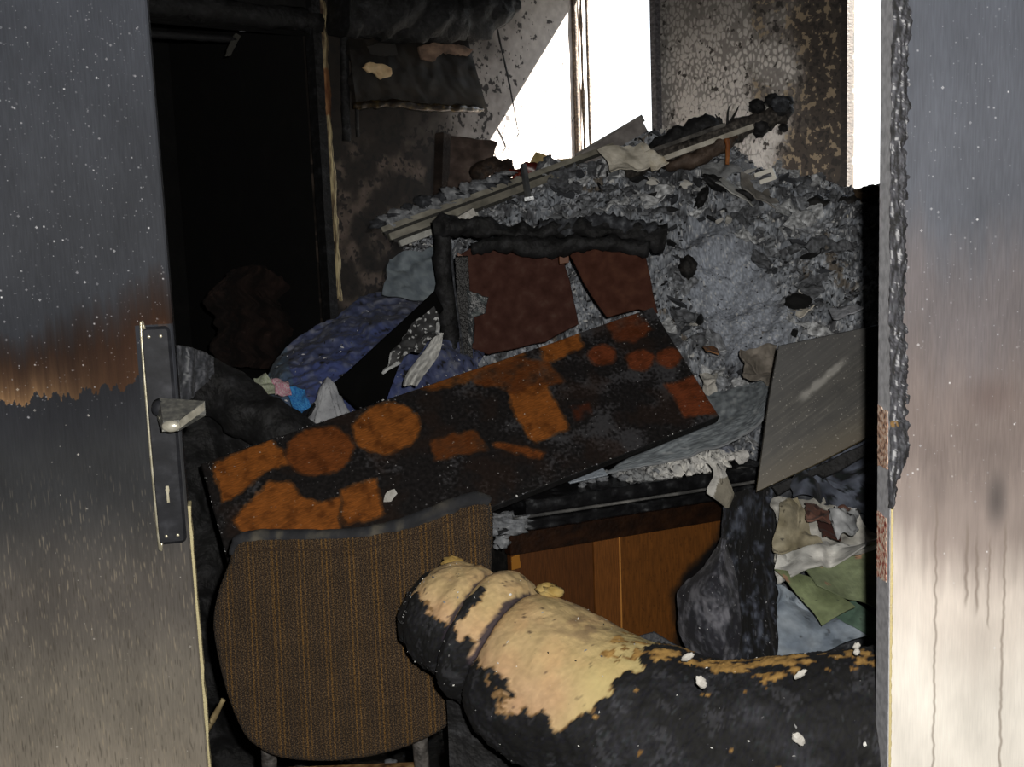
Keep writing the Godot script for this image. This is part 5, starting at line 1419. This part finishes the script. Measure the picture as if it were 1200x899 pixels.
	for q in [[838, 214, 3.0, 0.036, 0.016], [876, 230, 2.98, 0.036, 0.013], [822, 232, 3.01, 0.013, 0.028]]:
		solo("charred_crust", blob(at(q[0], q[1], q[2]), Vector3(q[3], q[4], 0.03), 0.5, 2.0, int(q[0]), 22, 14, null, Basis(Vector3(0, 0, 1), -0.5)), M.char, {838: "black crust in the hollow on the heap crest", 876: "black crust right of the hollow on the heap crest", 822: "black crust standing left of the hollow on the heap crest"}[q[0]], "crust")
	solo("charred_crust", blob(at(936, 353, 2.66), Vector3(0.032, 0.018, 0.02), 0.3, 2.0, 251, 22, 14), mat("0a0a0b", 0.9), "small black hole like crust on the right of the heap", "crust")
	solo("charred_crust", blob(at(806, 313, 2.88), Vector3(0.022, 0.028, 0.02), 0.4, 2.0, 252, 22, 14), M.charwood, "dark lump right of the cabinet frame's top rail", "crust")
	# white bracket on the crest
	var wb := thing("white_bracket", "small bright white bent bracket on the heap crest before the mottled wall", "bracket", at(895, 210, 3.06))
	var wm := mat("f2eee2", 0.5)
	part("upper_arm", bar(at(884, 206, 2.96), at(905, 199, 2.96), 0.01, 0.011), wm, wb)
	part("lower_arm", bar(at(890, 214, 2.95), at(908, 208, 2.95), 0.01, 0.011), wm, wb)
	part("tip", bar(at(904, 198, 2.96), at(909, 210, 2.955), 0.01, 0.009), wm, wb)
	# spring with a burnt mat by the right leaf
	var co := thing("burnt_mattress_edge", "burnt black mattress edge with a row of pale spring coils by the right door leaf", "mattress", at(1040, 250, 2.86))
	part("crust", tube([at(940, 238, 2.95), at(985, 240, 2.9), at(1025, 240, 2.86), at(1090, 244, 2.8)], [0.014, 0.02, 0.03, 0.034], 10, 10, 0.014, 22.0, 261), M.charwood, co)
	part("lump", blob(at(1022, 228, 2.86), Vector3(0.045, 0.022, 0.03), 0.5, 2.0, 262, 20, 12), mat(ramp_tex(["2a2118", "5c4a36", "8a7454"], [0.1, 0.5, 0.9], 0.03, 263, 256), 0.9, M.crack, 4.0), co)
	for k in 9:
		var x := 990.0 + k * 6.0
		part("coil", tube([at(x, 247 + k * 0.9, 2.84), at(x + 3, 253 + k * 0.9, 2.83), at(x + 3, 259 + k * 0.9, 2.835)], [0.003], 6, 3), mat("b9b4a4", 0.6), co)
	# things by the dark left wall, below the sloping edge
	var ps := mat(ramp_tex(["1a1512", "2c2420", "463b34"], [0.1, 0.5, 0.9], 0.02, 264, 256), 0.6, M.fine, 3.0)
	solo("charred_post", bar(at(516, 250, 3.32), at(519, 156, 3.34), 0.035, 0.03), ps, "dark charred upright post standing against the sooty wall", "post")
	var pane_n := Vector3(0.5, 0.2, 1).normalized()
	solo("sooty_pane", slab_at([[526, 158], [584, 166], [578, 186], [566, 206], [556, 232], [524, 240]], at(550, 200, 3.36), pane_n, 0.006, 0.001, 0.02, 0.002, 265), mat(ramp_tex(["2e2622", "51453f", "786a62"], [0.05, 0.5, 0.95], 0.012, 266), 0.35, M.fine, 3.0, 0.3), "brown sooty pane leaning beside the charred post", "pane")
	var ring := []
	for k in 9:
		var ph := TAU * k / 8.0
		ring.append(at(580 + cos(ph) * 17, 208 + sin(ph) * 15, 3.26))
	solo("charred_ring", tube(ring, [0.024], 10, 4, 0.022, 18.0, 267), mat(ramp_tex(["120d0a", "2a1f18", "4e3c2e"], [0.1, 0.5, 0.9], 0.03, 268, 256), 0.7, M.crack, 4.0), "dark charred ring lying with a bright hole beside the rail", "ring")
	var redm := mat(ramp_tex(["3c140e", "6e2418", "8c4030"], [0.1, 0.5, 0.9], 0.02, 269, 256), 0.35)
	redm.backlight_enabled = true; redm.backlight = Color(0.5, 0.16, 0.1)
	solo("red_plastic", sheet([at(594, 198, 3.22), at(640, 196, 3.22), at(642, 216, 3.14), at(598, 226, 3.14)], 20, 20, 0.03, 9.0, 270, 0.004), redm, "dark red melted plastic behind the small metal bracket", "melted plastic")
	var amber := mat(ramp_tex(["7a6a44", "b09c6a", "d8c898"], [0.1, 0.5, 0.9], 0.02, 271, 256), 0.4)
	amber.backlight_enabled = true; amber.backlight = Color(0.6, 0.5, 0.3)
	solo("amber_sheet", slab_at([[618, 196], [628, 177], [650, 186], [676, 184], [700, 182], [690, 194], [650, 200]], at(650, 190, 3.24), Vector3(0.1, 0.3, 1).normalized(), 0.006, 0.001, 0.02, 0.002, 272), amber, "yellowish bent sheet with a peak against the daylight", "sheet")
	solo("grey_lump", blob(at(540, 232, 3.2), Vector3(0.02, 0.018, 0.02), 0.6, 2.0, 273, 18, 12), M.ash, "light grey lump at the foot of the sooty pane", "lump")
	# shelf remains and cables on the sooty wall
	var c: Vector3 = M.c; var nl: Vector3 = M.nl
	var wp := func(x: float, y: float, off: float) -> Vector3: return on(x, y, c + nl * off, nl)
	var sh := thing("burnt_wall_shelf", "burnt shelf on the sooty wall with peeling bronze front and a glinting lower lip", "shelf", wp.call(490, 120, 0.05))
	part("top_mass", tube([wp.call(396, 12, 0.09), wp.call(440, 16, 0.1), wp.call(500, 20, 0.11), wp.call(560, 16, 0.1), wp.call(600, 8, 0.07)], [0.08, 0.085, 0.08, 0.07, 0.04], 14, 12, 0.05, 9.0, 281), M.char, sh)
	var bz := mat(ramp_tex(["0b0907", "1a1510", "2e261b"], [0.1, 0.55, 0.95], 0.01, 282), 0.75, M.lumps, 2.0, 0.2, 0.0)
	var hood := func(s: float, t: float) -> Vector3:
		var x: float = lerpf(lerpf(408, 418, t), lerpf(548, 572, t), s)
		var y: float = lerpf(46, 126 + 5.0 * s, t)
		return wp.call(x, y, 0.03 + 0.07 * sin(PI * (0.15 + 0.7 * t)) + 0.012 * n2.get_noise_2d(s * 0.5, t * 0.2))
	part("front", thick(grid(hood, 50, 24), 50, 24, 0.02), bz, sh, "peeling bronze brown front")
	part("lip", tube([wp.call(414, 124, 0.09), wp.call(460, 121, 0.1), wp.call(500, 126, 0.1), wp.call(540, 127, 0.1), wp.call(566, 129, 0.07)], [0.012, 0.014, 0.013, 0.014, 0.008], 10, 10, 0.008, 24.0, 283), mat(ramp_tex(["100d0a", "2e2417", "8d7434"], [0.2, 0.6, 0.95], 0.05, 284, 256), 0.3, M.fine, 3.0, 0.6, 0.2), sh, "lower lip with yellow glints")
	var cream := mat(ramp_tex(["9c7c5a", "d0b48a", "e2cfa8"], [0.1, 0.5, 0.9], 0.03, 285, 256), 0.85)
	var a1: Vector3 = wp.call(444, 80, 0.112)
	part("bare_patch", slab_at([[425, 78], [434, 73], [452, 75], [460, 80], [459, 90], [446, 92], [440, 86], [430, 84]], a1, nl, 0.01, 0.002, 0.01, 0.003, 286), cream, sh, "bare cream patch")
	var pk := mat(ramp_tex(["3b2e26", "6b5444", "8d7460"], [0.1, 0.5, 0.9], 0.03, 287, 256), 0.8)
	part("peeled_paint", slab_at([[490, 56], [506, 50], [540, 52], [556, 58], [548, 66], [520, 62], [508, 72], [494, 70]], wp.call(520, 60, 0.1), nl, 0.008, 0.002, 0.01, 0.003, 288), pk, sh)
	part("peeled_paint", slab_at([[430, 54], [444, 49], [464, 52], [466, 64], [450, 66], [434, 64]], wp.call(448, 58, 0.105), nl, 0.006, 0.002, 0.01, 0.002, 289), bz, sh)
	solo("hanging_cable", tube([wp.call(575, -10, 0.02), wp.call(584, 40, 0.03), wp.call(594, 85, 0.035), wp.call(600, 115, 0.04), wp.call(606, 148, 0.03), wp.call(608, 156, 0.03), wp.call(602, 164, 0.03)], [0.003, 0.0032, 0.003, 0.0028, 0.0025, 0.0022, 0.001], 8, 6, 0.002, 30.0, 5), M.char, "thin black cable hanging down over the bright slope of the broken wall", "cable")
	solo("wall_pipe", tube([wp.call(418, -20, 0.05), wp.call(418, 60, 0.05), wp.call(418, 112, 0.05), wp.call(419, 160, 0.05)], [0.006], 10, 6), M.charwood, "thin black pipe running down the sooty wall beside the doorway trim", "pipe")
	solo("wall_pipe", tube([wp.call(405, -20, 0.04), wp.call(404, 80, 0.04), wp.call(406, 165, 0.04)], [0.014], 10, 6, 0.004, 20.0, 6), M.char, "thick black pipe running down the sooty wall next to the doorway trim", "pipe")
	# rod and scraps in the black doorway
	var cr := thing("curtain_rod", "sooty thin rod with a bright end hanging across the black doorway", "rod", wp.call(225, 46, -0.2))
	part("rod", tube([wp.call(150, 38, -0.2), wp.call(225, 43, -0.2), wp.call(276, 46, -0.2)], [0.012, 0.012, 0.011], 10, 6, 0.003, 20.0, 7), mat("1c1c1e", 0.7, M.fine, 3.0), cr)
	part("bright_end", blob(wp.call(285, 35, -0.19), Vector3(0.017, 0.006, 0.008), 0.2, 2.0, 8, 12, 8), mat("e8ecf6", 0.3), cr, "bright pale end")
	part("dangling_scrap", slab_at([[276, 38], [282, 42], [276, 54], [270, 66], [264, 66], [270, 50]], wp.call(272, 52, -0.19), nl, 0.006, 0.001, 0.01, 0.002, 9), mat("44433e", 0.8, M.fine, 3.0), cr)
	var cn := nz(291, 8.0, 4)
	var garment := func(s: float, t: float) -> Vector3:
		return wp.call(lerpf(250, 338, s) + 18.0 * cn.get_noise_2d(t * 0.3, 1.0), lerpf(335, 430, t) - 24.0 * sin(PI * s) * (1.0 - t), -0.25 + 0.05 * sin(s * 9.0 + t) + 0.04 * cn.get_noise_2d(s * 0.5, t * 0.5))
	solo("burnt_garment", thick(grid(garment, 40, 40), 40, 40, 0.01), mat(ramp_tex(["120c0a", "221612", "33221c"], [0.1, 0.5, 0.9], 0.015, 292, 256), 0.95, M.lumps, 3.0), "dim brown burnt garment deep in the black doorway", "garment")

# ---------------------------------------------------------------- right side: slab, drape, papers
func make_right_side() -> void:
	var n1 := nz(301, 5.0, 4); var n2 := nz(302, 22.0, 4); var n3 := nz(303, 70.0, 3)
	# grey slab leaning out over the cabinet end
	var q := rect4(Vector2(910, 408), Vector2(1032, 380), Vector2(1032, 505), Vector2(886, 576), 2.32)
	var nn := Vector3(-0.16, 0.35, 1).normalized()
	var p0 := at(950, 480, 2.2)
	var outl := flat([[912, 405], [1040, 378], [1110, 362], [1105, 470], [1032, 505], [960, 543], [886, 577], [890, 545], [900, 470]], p0, nn)
	var lo: Vector2 = outl[0]; var hi: Vector2 = outl[0]
	for k in outl:
		lo = lo.min(k); hi = hi.max(k)
	var sc := func(x: float, y: float) -> Vector2:
		var w: Array = flat([[x, y]], p0, nn)
		return w[0]
	var s1: Vector2 = sc.call(945, 462); var s2: Vector2 = sc.call(988, 425)
	var tl: Vector2 = sc.call(886, 576); var tr: Vector2 = sc.call(1032, 505)
	var im := picture(420, 400, func(u, v):
		var p := Vector2(lo.x + u * (hi.x - lo.x), hi.y - v * (hi.y - lo.y))
		var al := (p - s1).dot((s2 - s1).normalized()); var ac := absf((p - s1).cross((s2 - s1).normalized()))
		var streaks: float = n1.get_noise_2d((p.x * 0.8 + p.y * 0.6) * 1.2, (p.y * 0.8 - p.x * 0.6) * 26.0)
		var c: Color = rgb(54, 52, 47) * (1.0 + 0.45 * streaks + 0.2 * n2.get_noise_2d(p.x, p.y))
		var down: float = (p - tl).cross((tr - tl).normalized()) * -1.0
		c = c.lerp(rgb(92, 80, 56), smoothstep(0.075, 0.0, absf(down)) * 0.7)
		c = c.lerp(rgb(78, 78, 80), smoothstep(0.1, 0.2, absf(down)) * 0.5)
		var mark: float = smoothstep(0.012, 0.002, ac + 0.006 * n2.get_noise_2d(p.x, p.y)) * smoothstep(-0.03, 0.0, al) * smoothstep(0.12, 0.08, al)
		c = c.lerp(rgb(168, 166, 160), mark * 0.7)
		if streaks > 0.5: c = c.lerp(rgb(110, 108, 102), 0.25)
		return c)
	dots(im, 1800, 311, rgb(190, 186, 178), 1.0)
	var sm := uvmat(ImageTexture.create_from_image(im), 0.5, null)
	var pp := PackedVector2Array(outl)
	var ax := axes(nn)
	var sg := slab(pp, p0, ax[0], ax[1], 0.014, 0.002)
	var sroot := thing("leaning_slab", "flat grey brown board leaning out of the heap beside the right door leaf", "board", sg.base())
	part("board", sg, sm, sroot)
	part("underside_batten", slab_at([[905, 572], [1040, 505], [1040, 520], [965, 560], [958, 556], [912, 580]], p0 - nn * 0.02, nn, 0.02, 0.002, 0.03, 0.003, 312), M.char, sroot)
	# curved glossy sheet and plate of ash above the cabinet top
	var rows := solid([[[770, 500, 2.56], [815, 470, 2.6], [858, 455, 2.6], [890, 448, 2.56], [912, 430, 2.54]], [[745, 530, 2.48], [800, 505, 2.5], [852, 488, 2.5], [888, 474, 2.48], [910, 450, 2.48]], [[722, 546, 2.44], [780, 530, 2.46], [840, 510, 2.46], [880, 490, 2.46], [906, 458, 2.46]], [[705, 556, 2.42], [780, 542, 2.44], [846, 521, 2.43], [886, 500, 2.43], [910, 464, 2.45]]])
	var cs := func(s: float, t: float) -> Vector3:
		var w := lattice(rows, s, t)
		return w + Vector3(0, 0.01, 0.012) * n1.get_noise_3d(w.x * 2.0, w.y * 2.0, w.z) + Vector3(0, 0.003, 0.004) * n2.get_noise_3d(w.x, w.y, w.z)
	var csc := func(s: float, t: float, w: Vector3) -> Color:
		var st: float = n1.get_noise_2d(s * 1.5 + t * 3.0, t * 6.0 - s * 2.0)
		var c := rgb(98, 104, 110).lerp(rgb(156, 164, 168), clampf(0.5 + st * 1.2, 0, 1))
		if n2.get_noise_3d(w.x, w.y * 3.0, w.z) > 0.42: c = c.lerp(rgb(184, 188, 190), 0.6)
		if t > 0.93: c = rgb(150, 154, 158)
		return lin(c)
	solo("curved_sheet", thick(grid(cs, 70, 40, csc), 70, 40, 0.004), M.skin, "grey ash smeared curved sheet between the table top and the grey board", "sheet")
	var d: Array = M.desk
	var o: Vector3 = d[0]; var dx: Vector3 = d[1]; var nz_: Vector3 = d[2]; var top: float = d[3] + 0.026
	var pc := func(s: float, t: float) -> Vector3:
		var p: Vector3 = o + dx * lerpf(0.47, 0.62, s) + nz_ * lerpf(-0.26, -0.012, t) + Vector3.UP * (top + 0.02 + 0.05 * (1.0 - t))
		return p + Vector3(0, 0.02, 0) * n2.get_noise_3d(p.x, p.y, p.z)
	var pcc := func(s: float, t: float, w: Vector3) -> Color:
		var c := rgb(112, 118, 134).lerp(rgb(160, 164, 176), clampf(0.5 + n2.get_noise_3d(w.x, w.y, w.z) * 1.2, 0, 1))
		if t > 0.8 + 0.08 * n2.get_noise_2d(s, 2.0): c = rgb(232, 230, 226)
		return lin(c)
	solo("ash_plate", thick(grid(pc, 40, 40, pcc), 40, 40, 0.01), M.debris, "blue grey plate with a white ash rim on the right end of the cabinet top", "plate of ash")
	# white plaster along the front of the top, with a hanging flap
	var pw := func(s: float, t: float) -> Vector3:
		var x := lerpf(0.30, 0.56, s)
		var hgt: float = (0.022 + 0.034 * smoothstep(0.25, 0.7, s)) * (0.6 + 0.8 * absf(n2.get_noise_2d(s * 0.5, 1.0)))
		var p: Vector3 = o + dx * x + nz_ * (lerpf(-0.14, 0.004, t) + 0.012 * n2.get_noise_2d(s * 0.6, 5.0)) + Vector3.UP * (top - 0.006 + hgt * sin(PI * clampf(t * 0.9 + 0.05, 0, 1)))
		return p + Vector3(0.3, 1.0, 0.3) * 0.014 * n3.get_noise_3d(p.x * 0.7, p.y * 0.7, p.z * 0.7)
	var pwc := func(s: float, t: float, w: Vector3) -> Color:
		var c := rgb(150, 152, 154).lerp(rgb(240, 238, 232), clampf(smoothstep(0.1, 0.6, s) + n2.get_noise_3d(w.x, w.y, w.z), 0, 1))
		if n3.get_noise_3d(w.x, w.y, w.z) < -0.34: c = rgb(70, 70, 72)
		return lin(c)
	solo("plaster_ridge", grid(pw, 110, 40, pwc), M.debris, "ridge of white crumbled plaster along the front of the cabinet top", "plaster").set_meta("kind", "stuff")
	var fl := func(s: float, t: float) -> Vector3:
		var x := lerpf(828, 846, s) + t * lerpf(8, 18, s) + (6.0 * sin(t * 6.0) if s < 0.5 else 0.0)
		var y := lerpf(541, 588, t) + 6.0 * sin(PI * s) * t
		if t > 0.8: x = lerpf(x, 852, (t - 0.8) * 2.6)
		return at(x, y, 2.31 - 0.05 * sin(t * 2.0)) + Vector3(0, 0, 0.012 * sin(PI * s))
	var flc := func(s: float, t: float, w: Vector3) -> Color:
		var c := rgb(222, 220, 214)
		if t > 0.35 and s > 0.3 + 0.15 * n2.get_noise_2d(t, 3.0): c = rgb(148, 142, 128)
		return lin(c * (0.95 + 0.2 * n2.get_noise_3d(w.x, w.y, w.z)))
	solo("hanging_flap", thick(grid(fl, 24, 40, flc), 24, 40, 0.005), M.debris, "pale wallpaper flap hanging over the black cabinet edge", "wallpaper")
	for k in 12:
		var x := 0.2 + 0.02 * k
		solo("ash_crumb", blob(o + dx * (x + 0.01 * sin(k * 3.0)) + nz_ * (-0.03 - 0.05 * absf(sin(k * 5.0))) + Vector3.UP * (top + 0.004), Vector3(0.012, 0.008, 0.01) * (0.7 + 0.5 * absf(sin(k * 1.7))), 0.7, 2.2, 320 + k, 14, 8), M.ash, "grey ash crumb lying on the black cabinet top", "ash crumb", "ash crumbs on the cabinet top")
	solo("glass_strip", slab_at([[664, 563], [706, 547], [712, 556], [668, 566]], at(688, 558, 2.34), Vector3(-0.1, 0.9, 0.5).normalized(), 0.004, 0.001), mat("9aa3ad", 0.3, M.fine, 3.0), "pale grey strip lying below the table top's edge on the cabinet", "strip")
	# dark drape hanging beside the cabinet, and a bulging sack before it
	var rows2 := solid([[[848, 578, 2.3], [872, 572, 2.26], [892, 570, 2.24], [908, 570, 2.26]], [[846, 640, 2.24], [868, 636, 2.2], [888, 636, 2.18], [909, 636, 2.2]], [[846, 690, 2.2], [866, 690, 2.16], [888, 690, 2.14], [912, 690, 2.17]], [[850, 735, 2.17], [870, 735, 2.13], [892, 735, 2.11], [917, 735, 2.14]], [[852, 780, 2.15], [872, 780, 2.1], [894, 780, 2.08], [921, 780, 2.11]], [[852, 840, 2.12], [872, 840, 2.08], [896, 840, 2.06], [924, 840, 2.08]]])
	var dr := func(s: float, t: float) -> Vector3:
		var w := lattice(rows2, s, t)
		var fold := 0.016 * absf(sin(s * 9.0 + t * 2.2 + 1.5 * n1.get_noise_2d(t * 0.4, s * 0.3))) + 0.006 * sin(s * 31.0 - t * 4.0)
		return w + Vector3(0, 0, fold + 0.02 * n1.get_noise_3d(w.x * 1.6, w.y * 0.8, w.z)) + Vector3(0, 0, 0.006) * n2.get_noise_3d(w.x, w.y * 0.4, w.z)
	var dust := func(base_c: Color, top_c: Color, th: float) -> Callable:
		return func(_s: float, _t: float, w: Vector3) -> Color:
			var k: float = n2.get_noise_3d(w.x, w.y * 0.45, w.z) + 0.5 * n3.get_noise_3d(w.x, w.y * 0.6, w.z)
			var c := base_c.lerp(top_c, clampf(k * 1.7 + th, 0, 1))
			if n3.get_noise_3d(w.x + 4.0, w.y, w.z) > 0.5: c = c.lerp(rgb(120, 120, 124), 0.6)
			return lin(c)
	var dg := grid(dr, 80, 140, dust.call(rgb(15, 16, 20), rgb(92, 98, 112), 0.08))
	var dd := solo("dark_drape", thick(dg, 80, 140, 0.006), M.cloth, "dark ash smeared drape hanging in folds at the right end of the cabinet", "drape")
	specks(dg, dd, dd.position, 110, 331, 0.0008, 0.003, [rgb(190, 190, 194), rgb(110, 112, 118)])
	var sack := func(s: float, t: float) -> Vector3:
		var y: float = lerpf(632, 800, t)
		var wl: float = lerpf(845, 795, smoothstep(0.0, 0.42, t)) + 26.0 * smoothstep(0.6, 1.0, t)
		var wr: float = lerpf(852, 884, smoothstep(0.0, 0.5, t)) - 10.0 * smoothstep(0.7, 1.0, t)
		var w := at(lerpf(wl, wr, s), y, 2.2 - 0.09 * sin(PI * s) * sin(PI * (0.15 + 0.7 * t)) - 0.03 * t)
		return w + Vector3(0, 0, 0.03) * n1.get_noise_3d(w.x * 2.0, w.y * 2.0, w.z) + Vector3(0, 0, 0.006) * n2.get_noise_3d(w.x, w.y, w.z)
	var sg2 := grid(sack, 70, 90, dust.call(rgb(44, 45, 52), rgb(126, 126, 134), 0.4))
	var sk := solo("burnt_sack", thick(sg2, 70, 90, 0.006), M.cloth, "bulging mottled grey burnt sack between the cabinet door and the dark drape", "sack")
	specks(sg2, sk, sk.position, 130, 332, 0.0008, 0.003, [rgb(190, 190, 194), rgb(60, 60, 66)])
	solo("dark_board", slab_at([[748, 745], [766, 740], [820, 772], [812, 800], [770, 770]], at(790, 768, 1.95), Vector3(-0.3, 0.5, 1).normalized(), 0.012, 0.002), mat("33353a", 0.6, M.fine, 3.0), "small dark grey board behind the armchair's foam roll", "board")
	# heap of papers and cloth under the board
	var tint := func(c1: Color, c2: Color, sp: Color, th: float) -> Callable:
		return func(_s: float, _t: float, w: Vector3) -> Color:
			var c := c1.lerp(c2, clampf(0.5 + 1.2 * n1.get_noise_3d(w.x * 3.0, w.y * 3.0, w.z), 0, 1))
			if n2.get_noise_3d(w.x + 2.0, w.y, w.z) > th: c = sp
			c = c * (1.0 + 0.16 * n2.get_noise_3d(w.x * 0.7, w.y * 2.0, w.z) + 0.12 * n3.get_noise_3d(w.x, w.y, w.z))
			if n3.get_noise_3d(w.x + 3.0, w.y, w.z) > 0.58: c = c.lerp(rgb(50, 48, 46), 0.6)
			return lin(c)
	var heap := [
		["ash_lump", [[940, 530], [1050, 500], [1050, 600], [930, 590]], 2.2, 0.06, 6.0, tint.call(rgb(44, 48, 58), rgb(104, 110, 124), rgb(20, 22, 26), 0.12), "speckled blue grey ash lump under the leaning board", "ash lump"],
		["white_cloth", [[908, 582], [960, 570], [1040, 640], [908, 670]], 2.14, 0.05, 6.0, tint.call(rgb(150, 148, 140), rgb(206, 204, 198), rgb(110, 108, 104), 0.4), "crumpled dirty white cloth beside the dark drape", "cloth"],
		["brown_paper", [[908, 586], [932, 580], [966, 640], [912, 636]], 2.1, 0.03, 6.0, tint.call(rgb(122, 114, 92), rgb(162, 154, 132), rgb(90, 84, 70), 0.6), "olive brown crumpled paper at the top of the drape's edge", "paper"],
		["pale_cloth", [[908, 622], [1000, 640], [1040, 632], [910, 678]], 2.08, 0.03, 6.0, tint.call(rgb(186, 186, 182), rgb(226, 224, 218), rgb(120, 118, 116), 0.45), "pale creased cloth above the green sheets", "cloth"],
		["red_brown_scrap", [[940, 590], [990, 600], [986, 614], [944, 604]], 2.07, 0.02, 8.0, tint.call(rgb(92, 60, 50), rgb(124, 92, 80), rgb(60, 40, 34), 0.4), "red brown scrap across the top of the white cloth", "scrap"],
		["dark_scrap", [[958, 618], [984, 612], [990, 628], [962, 628]], 2.06, 0.02, 8.0, tint.call(rgb(52, 26, 20), rgb(74, 40, 30), rgb(30, 16, 14), 0.4), "dark maroon scrap on the white cloth", "scrap"],
		["ash_lump", [[978, 600], [1006, 596], [1010, 622], [982, 620]], 2.05, 0.03, 12.0, tint.call(rgb(90, 92, 94), rgb(190, 192, 194), rgb(30, 30, 32), 0.2), "small black and white lump beside the maroon scrap", "ash lump"],
		["green_sheet", [[940, 668], [1040, 640], [1040, 718], [960, 690]], 2.04, 0.015, 4.0, tint.call(rgb(116, 126, 94), rgb(136, 146, 114), rgb(176, 140, 112), 0.46), "upper pale green printed sheet in the paper pile on the right", "paper"],
		["green_sheet", [[908, 668], [950, 676], [1000, 712], [960, 732]], 2.02, 0.012, 4.0, tint.call(rgb(108, 118, 84), rgb(128, 138, 102), rgb(150, 120, 96), 0.46), "lower folded green sheet in the paper pile on the right", "paper"],
		["teal_sheet", [[966, 716], [1000, 704], [1050, 742], [1040, 760]], 2.035, 0.012, 4.0, tint.call(rgb(76, 100, 86), rgb(96, 118, 102), rgb(70, 90, 80), 0.46), "narrow teal green sheet under the green sheets", "paper"],
		["light_blue_cloth", [[908, 690], [960, 712], [1040, 740], [914, 790]], 2.07, 0.03, 5.0, tint.call(rgb(122, 134, 148), rgb(160, 170, 180), rgb(96, 106, 116), 0.46), "light blue cloth at the bottom of the paper pile", "cloth"],
	]
	var sd := 340
	for h in heap:
		sd += 1
		var c4 := []
		for k in 4: c4.append(at(h[1][k][0], h[1][k][1], h[2] + (0.04 if k < 2 else -0.03)))
		solo(h[0], sheet(c4, 40, 40, h[3], h[4], sd, 0.003, h[5]), M.cloth, h[6], h[7])
	var back := func(s: float, t: float) -> Vector3:
		var w: Vector3 = at(lerpf(890, 1120, s), 560 + 40.0 * t, 2.26)
		w.y = lerpf(w.y, 0.05, t); w.z += 0.12 * t
		return w + Vector3(0, 0.02, 0.04) * n1.get_noise_3d(w.x * 2.0, w.y * 2.0, w.z)
	solo("rubbish_bank", grid(back, 60, 60), M.ashdark, "dark bank of ash behind the paper pile on the right", "ash bank").set_meta("kind", "stuff")
	# white flakes on the armchair and the floor
	for w in [[822, 800, 1.37, 0.006, 0.009], [936, 866, 1.34, 0.006, 0.01], [1004, 757, 1.42, 0.006, 0.004], [1004, 764, 1.4, 0.005, 0.004], [806, 770, 1.45, 0.009, 0.005], [938, 790, 1.37, 0.01, 0.004]]:
		solo("plaster_flake", blob(at(w[0], w[1], w[2]), Vector3(w[3], w[4], 0.003), 0.5, 2.0, int(w[0]), 12, 8, null, Basis(Vector3(0, 0, 1), 0.6)), M.plaster, "small white plaster flake stuck on the charred armchair roll", "plaster flake", "plaster flakes on the armchair")
	var fr := RandomNumberGenerator.new()
	fr.seed = 9
	for k in 46:
		var g := at(fr.randf_range(240, 540), fr.randf_range(856, 899), 2.2)
		var r := ray(fr.randf_range(236, 560), fr.randf_range(845, 925))
		var p := eye + r * (-eye.y / r.y)
		var sz := fr.randf_range(0.008, 0.035)
		solo("floor_rubble", blob(Vector3(p.x, sz * 0.3, p.z), Vector3(sz, sz * 0.6, sz * 0.8), 0.6, 2.2, 400 + k, 12, 8), [M.char, M.ashdark, M.char, M.charwood, M.plaster][k % 5] if k % 10 != 4 else M.ash, ["black charred rubble on the floor under the brown chair", "grey rubble on the floor under the brown chair", "black charred rubble on the floor under the brown chair", "black charred rubble on the floor under the brown chair", "white rubble on the floor under the brown chair"][k % 5] if k % 10 != 4 else "grey rubble on the floor under the brown chair", "rubble", ["black rubble under the chair", "grey rubble under the chair", "black rubble under the chair", "black rubble under the chair", "white rubble under the chair"][k % 5] if k % 10 != 4 else "grey rubble under the chair")
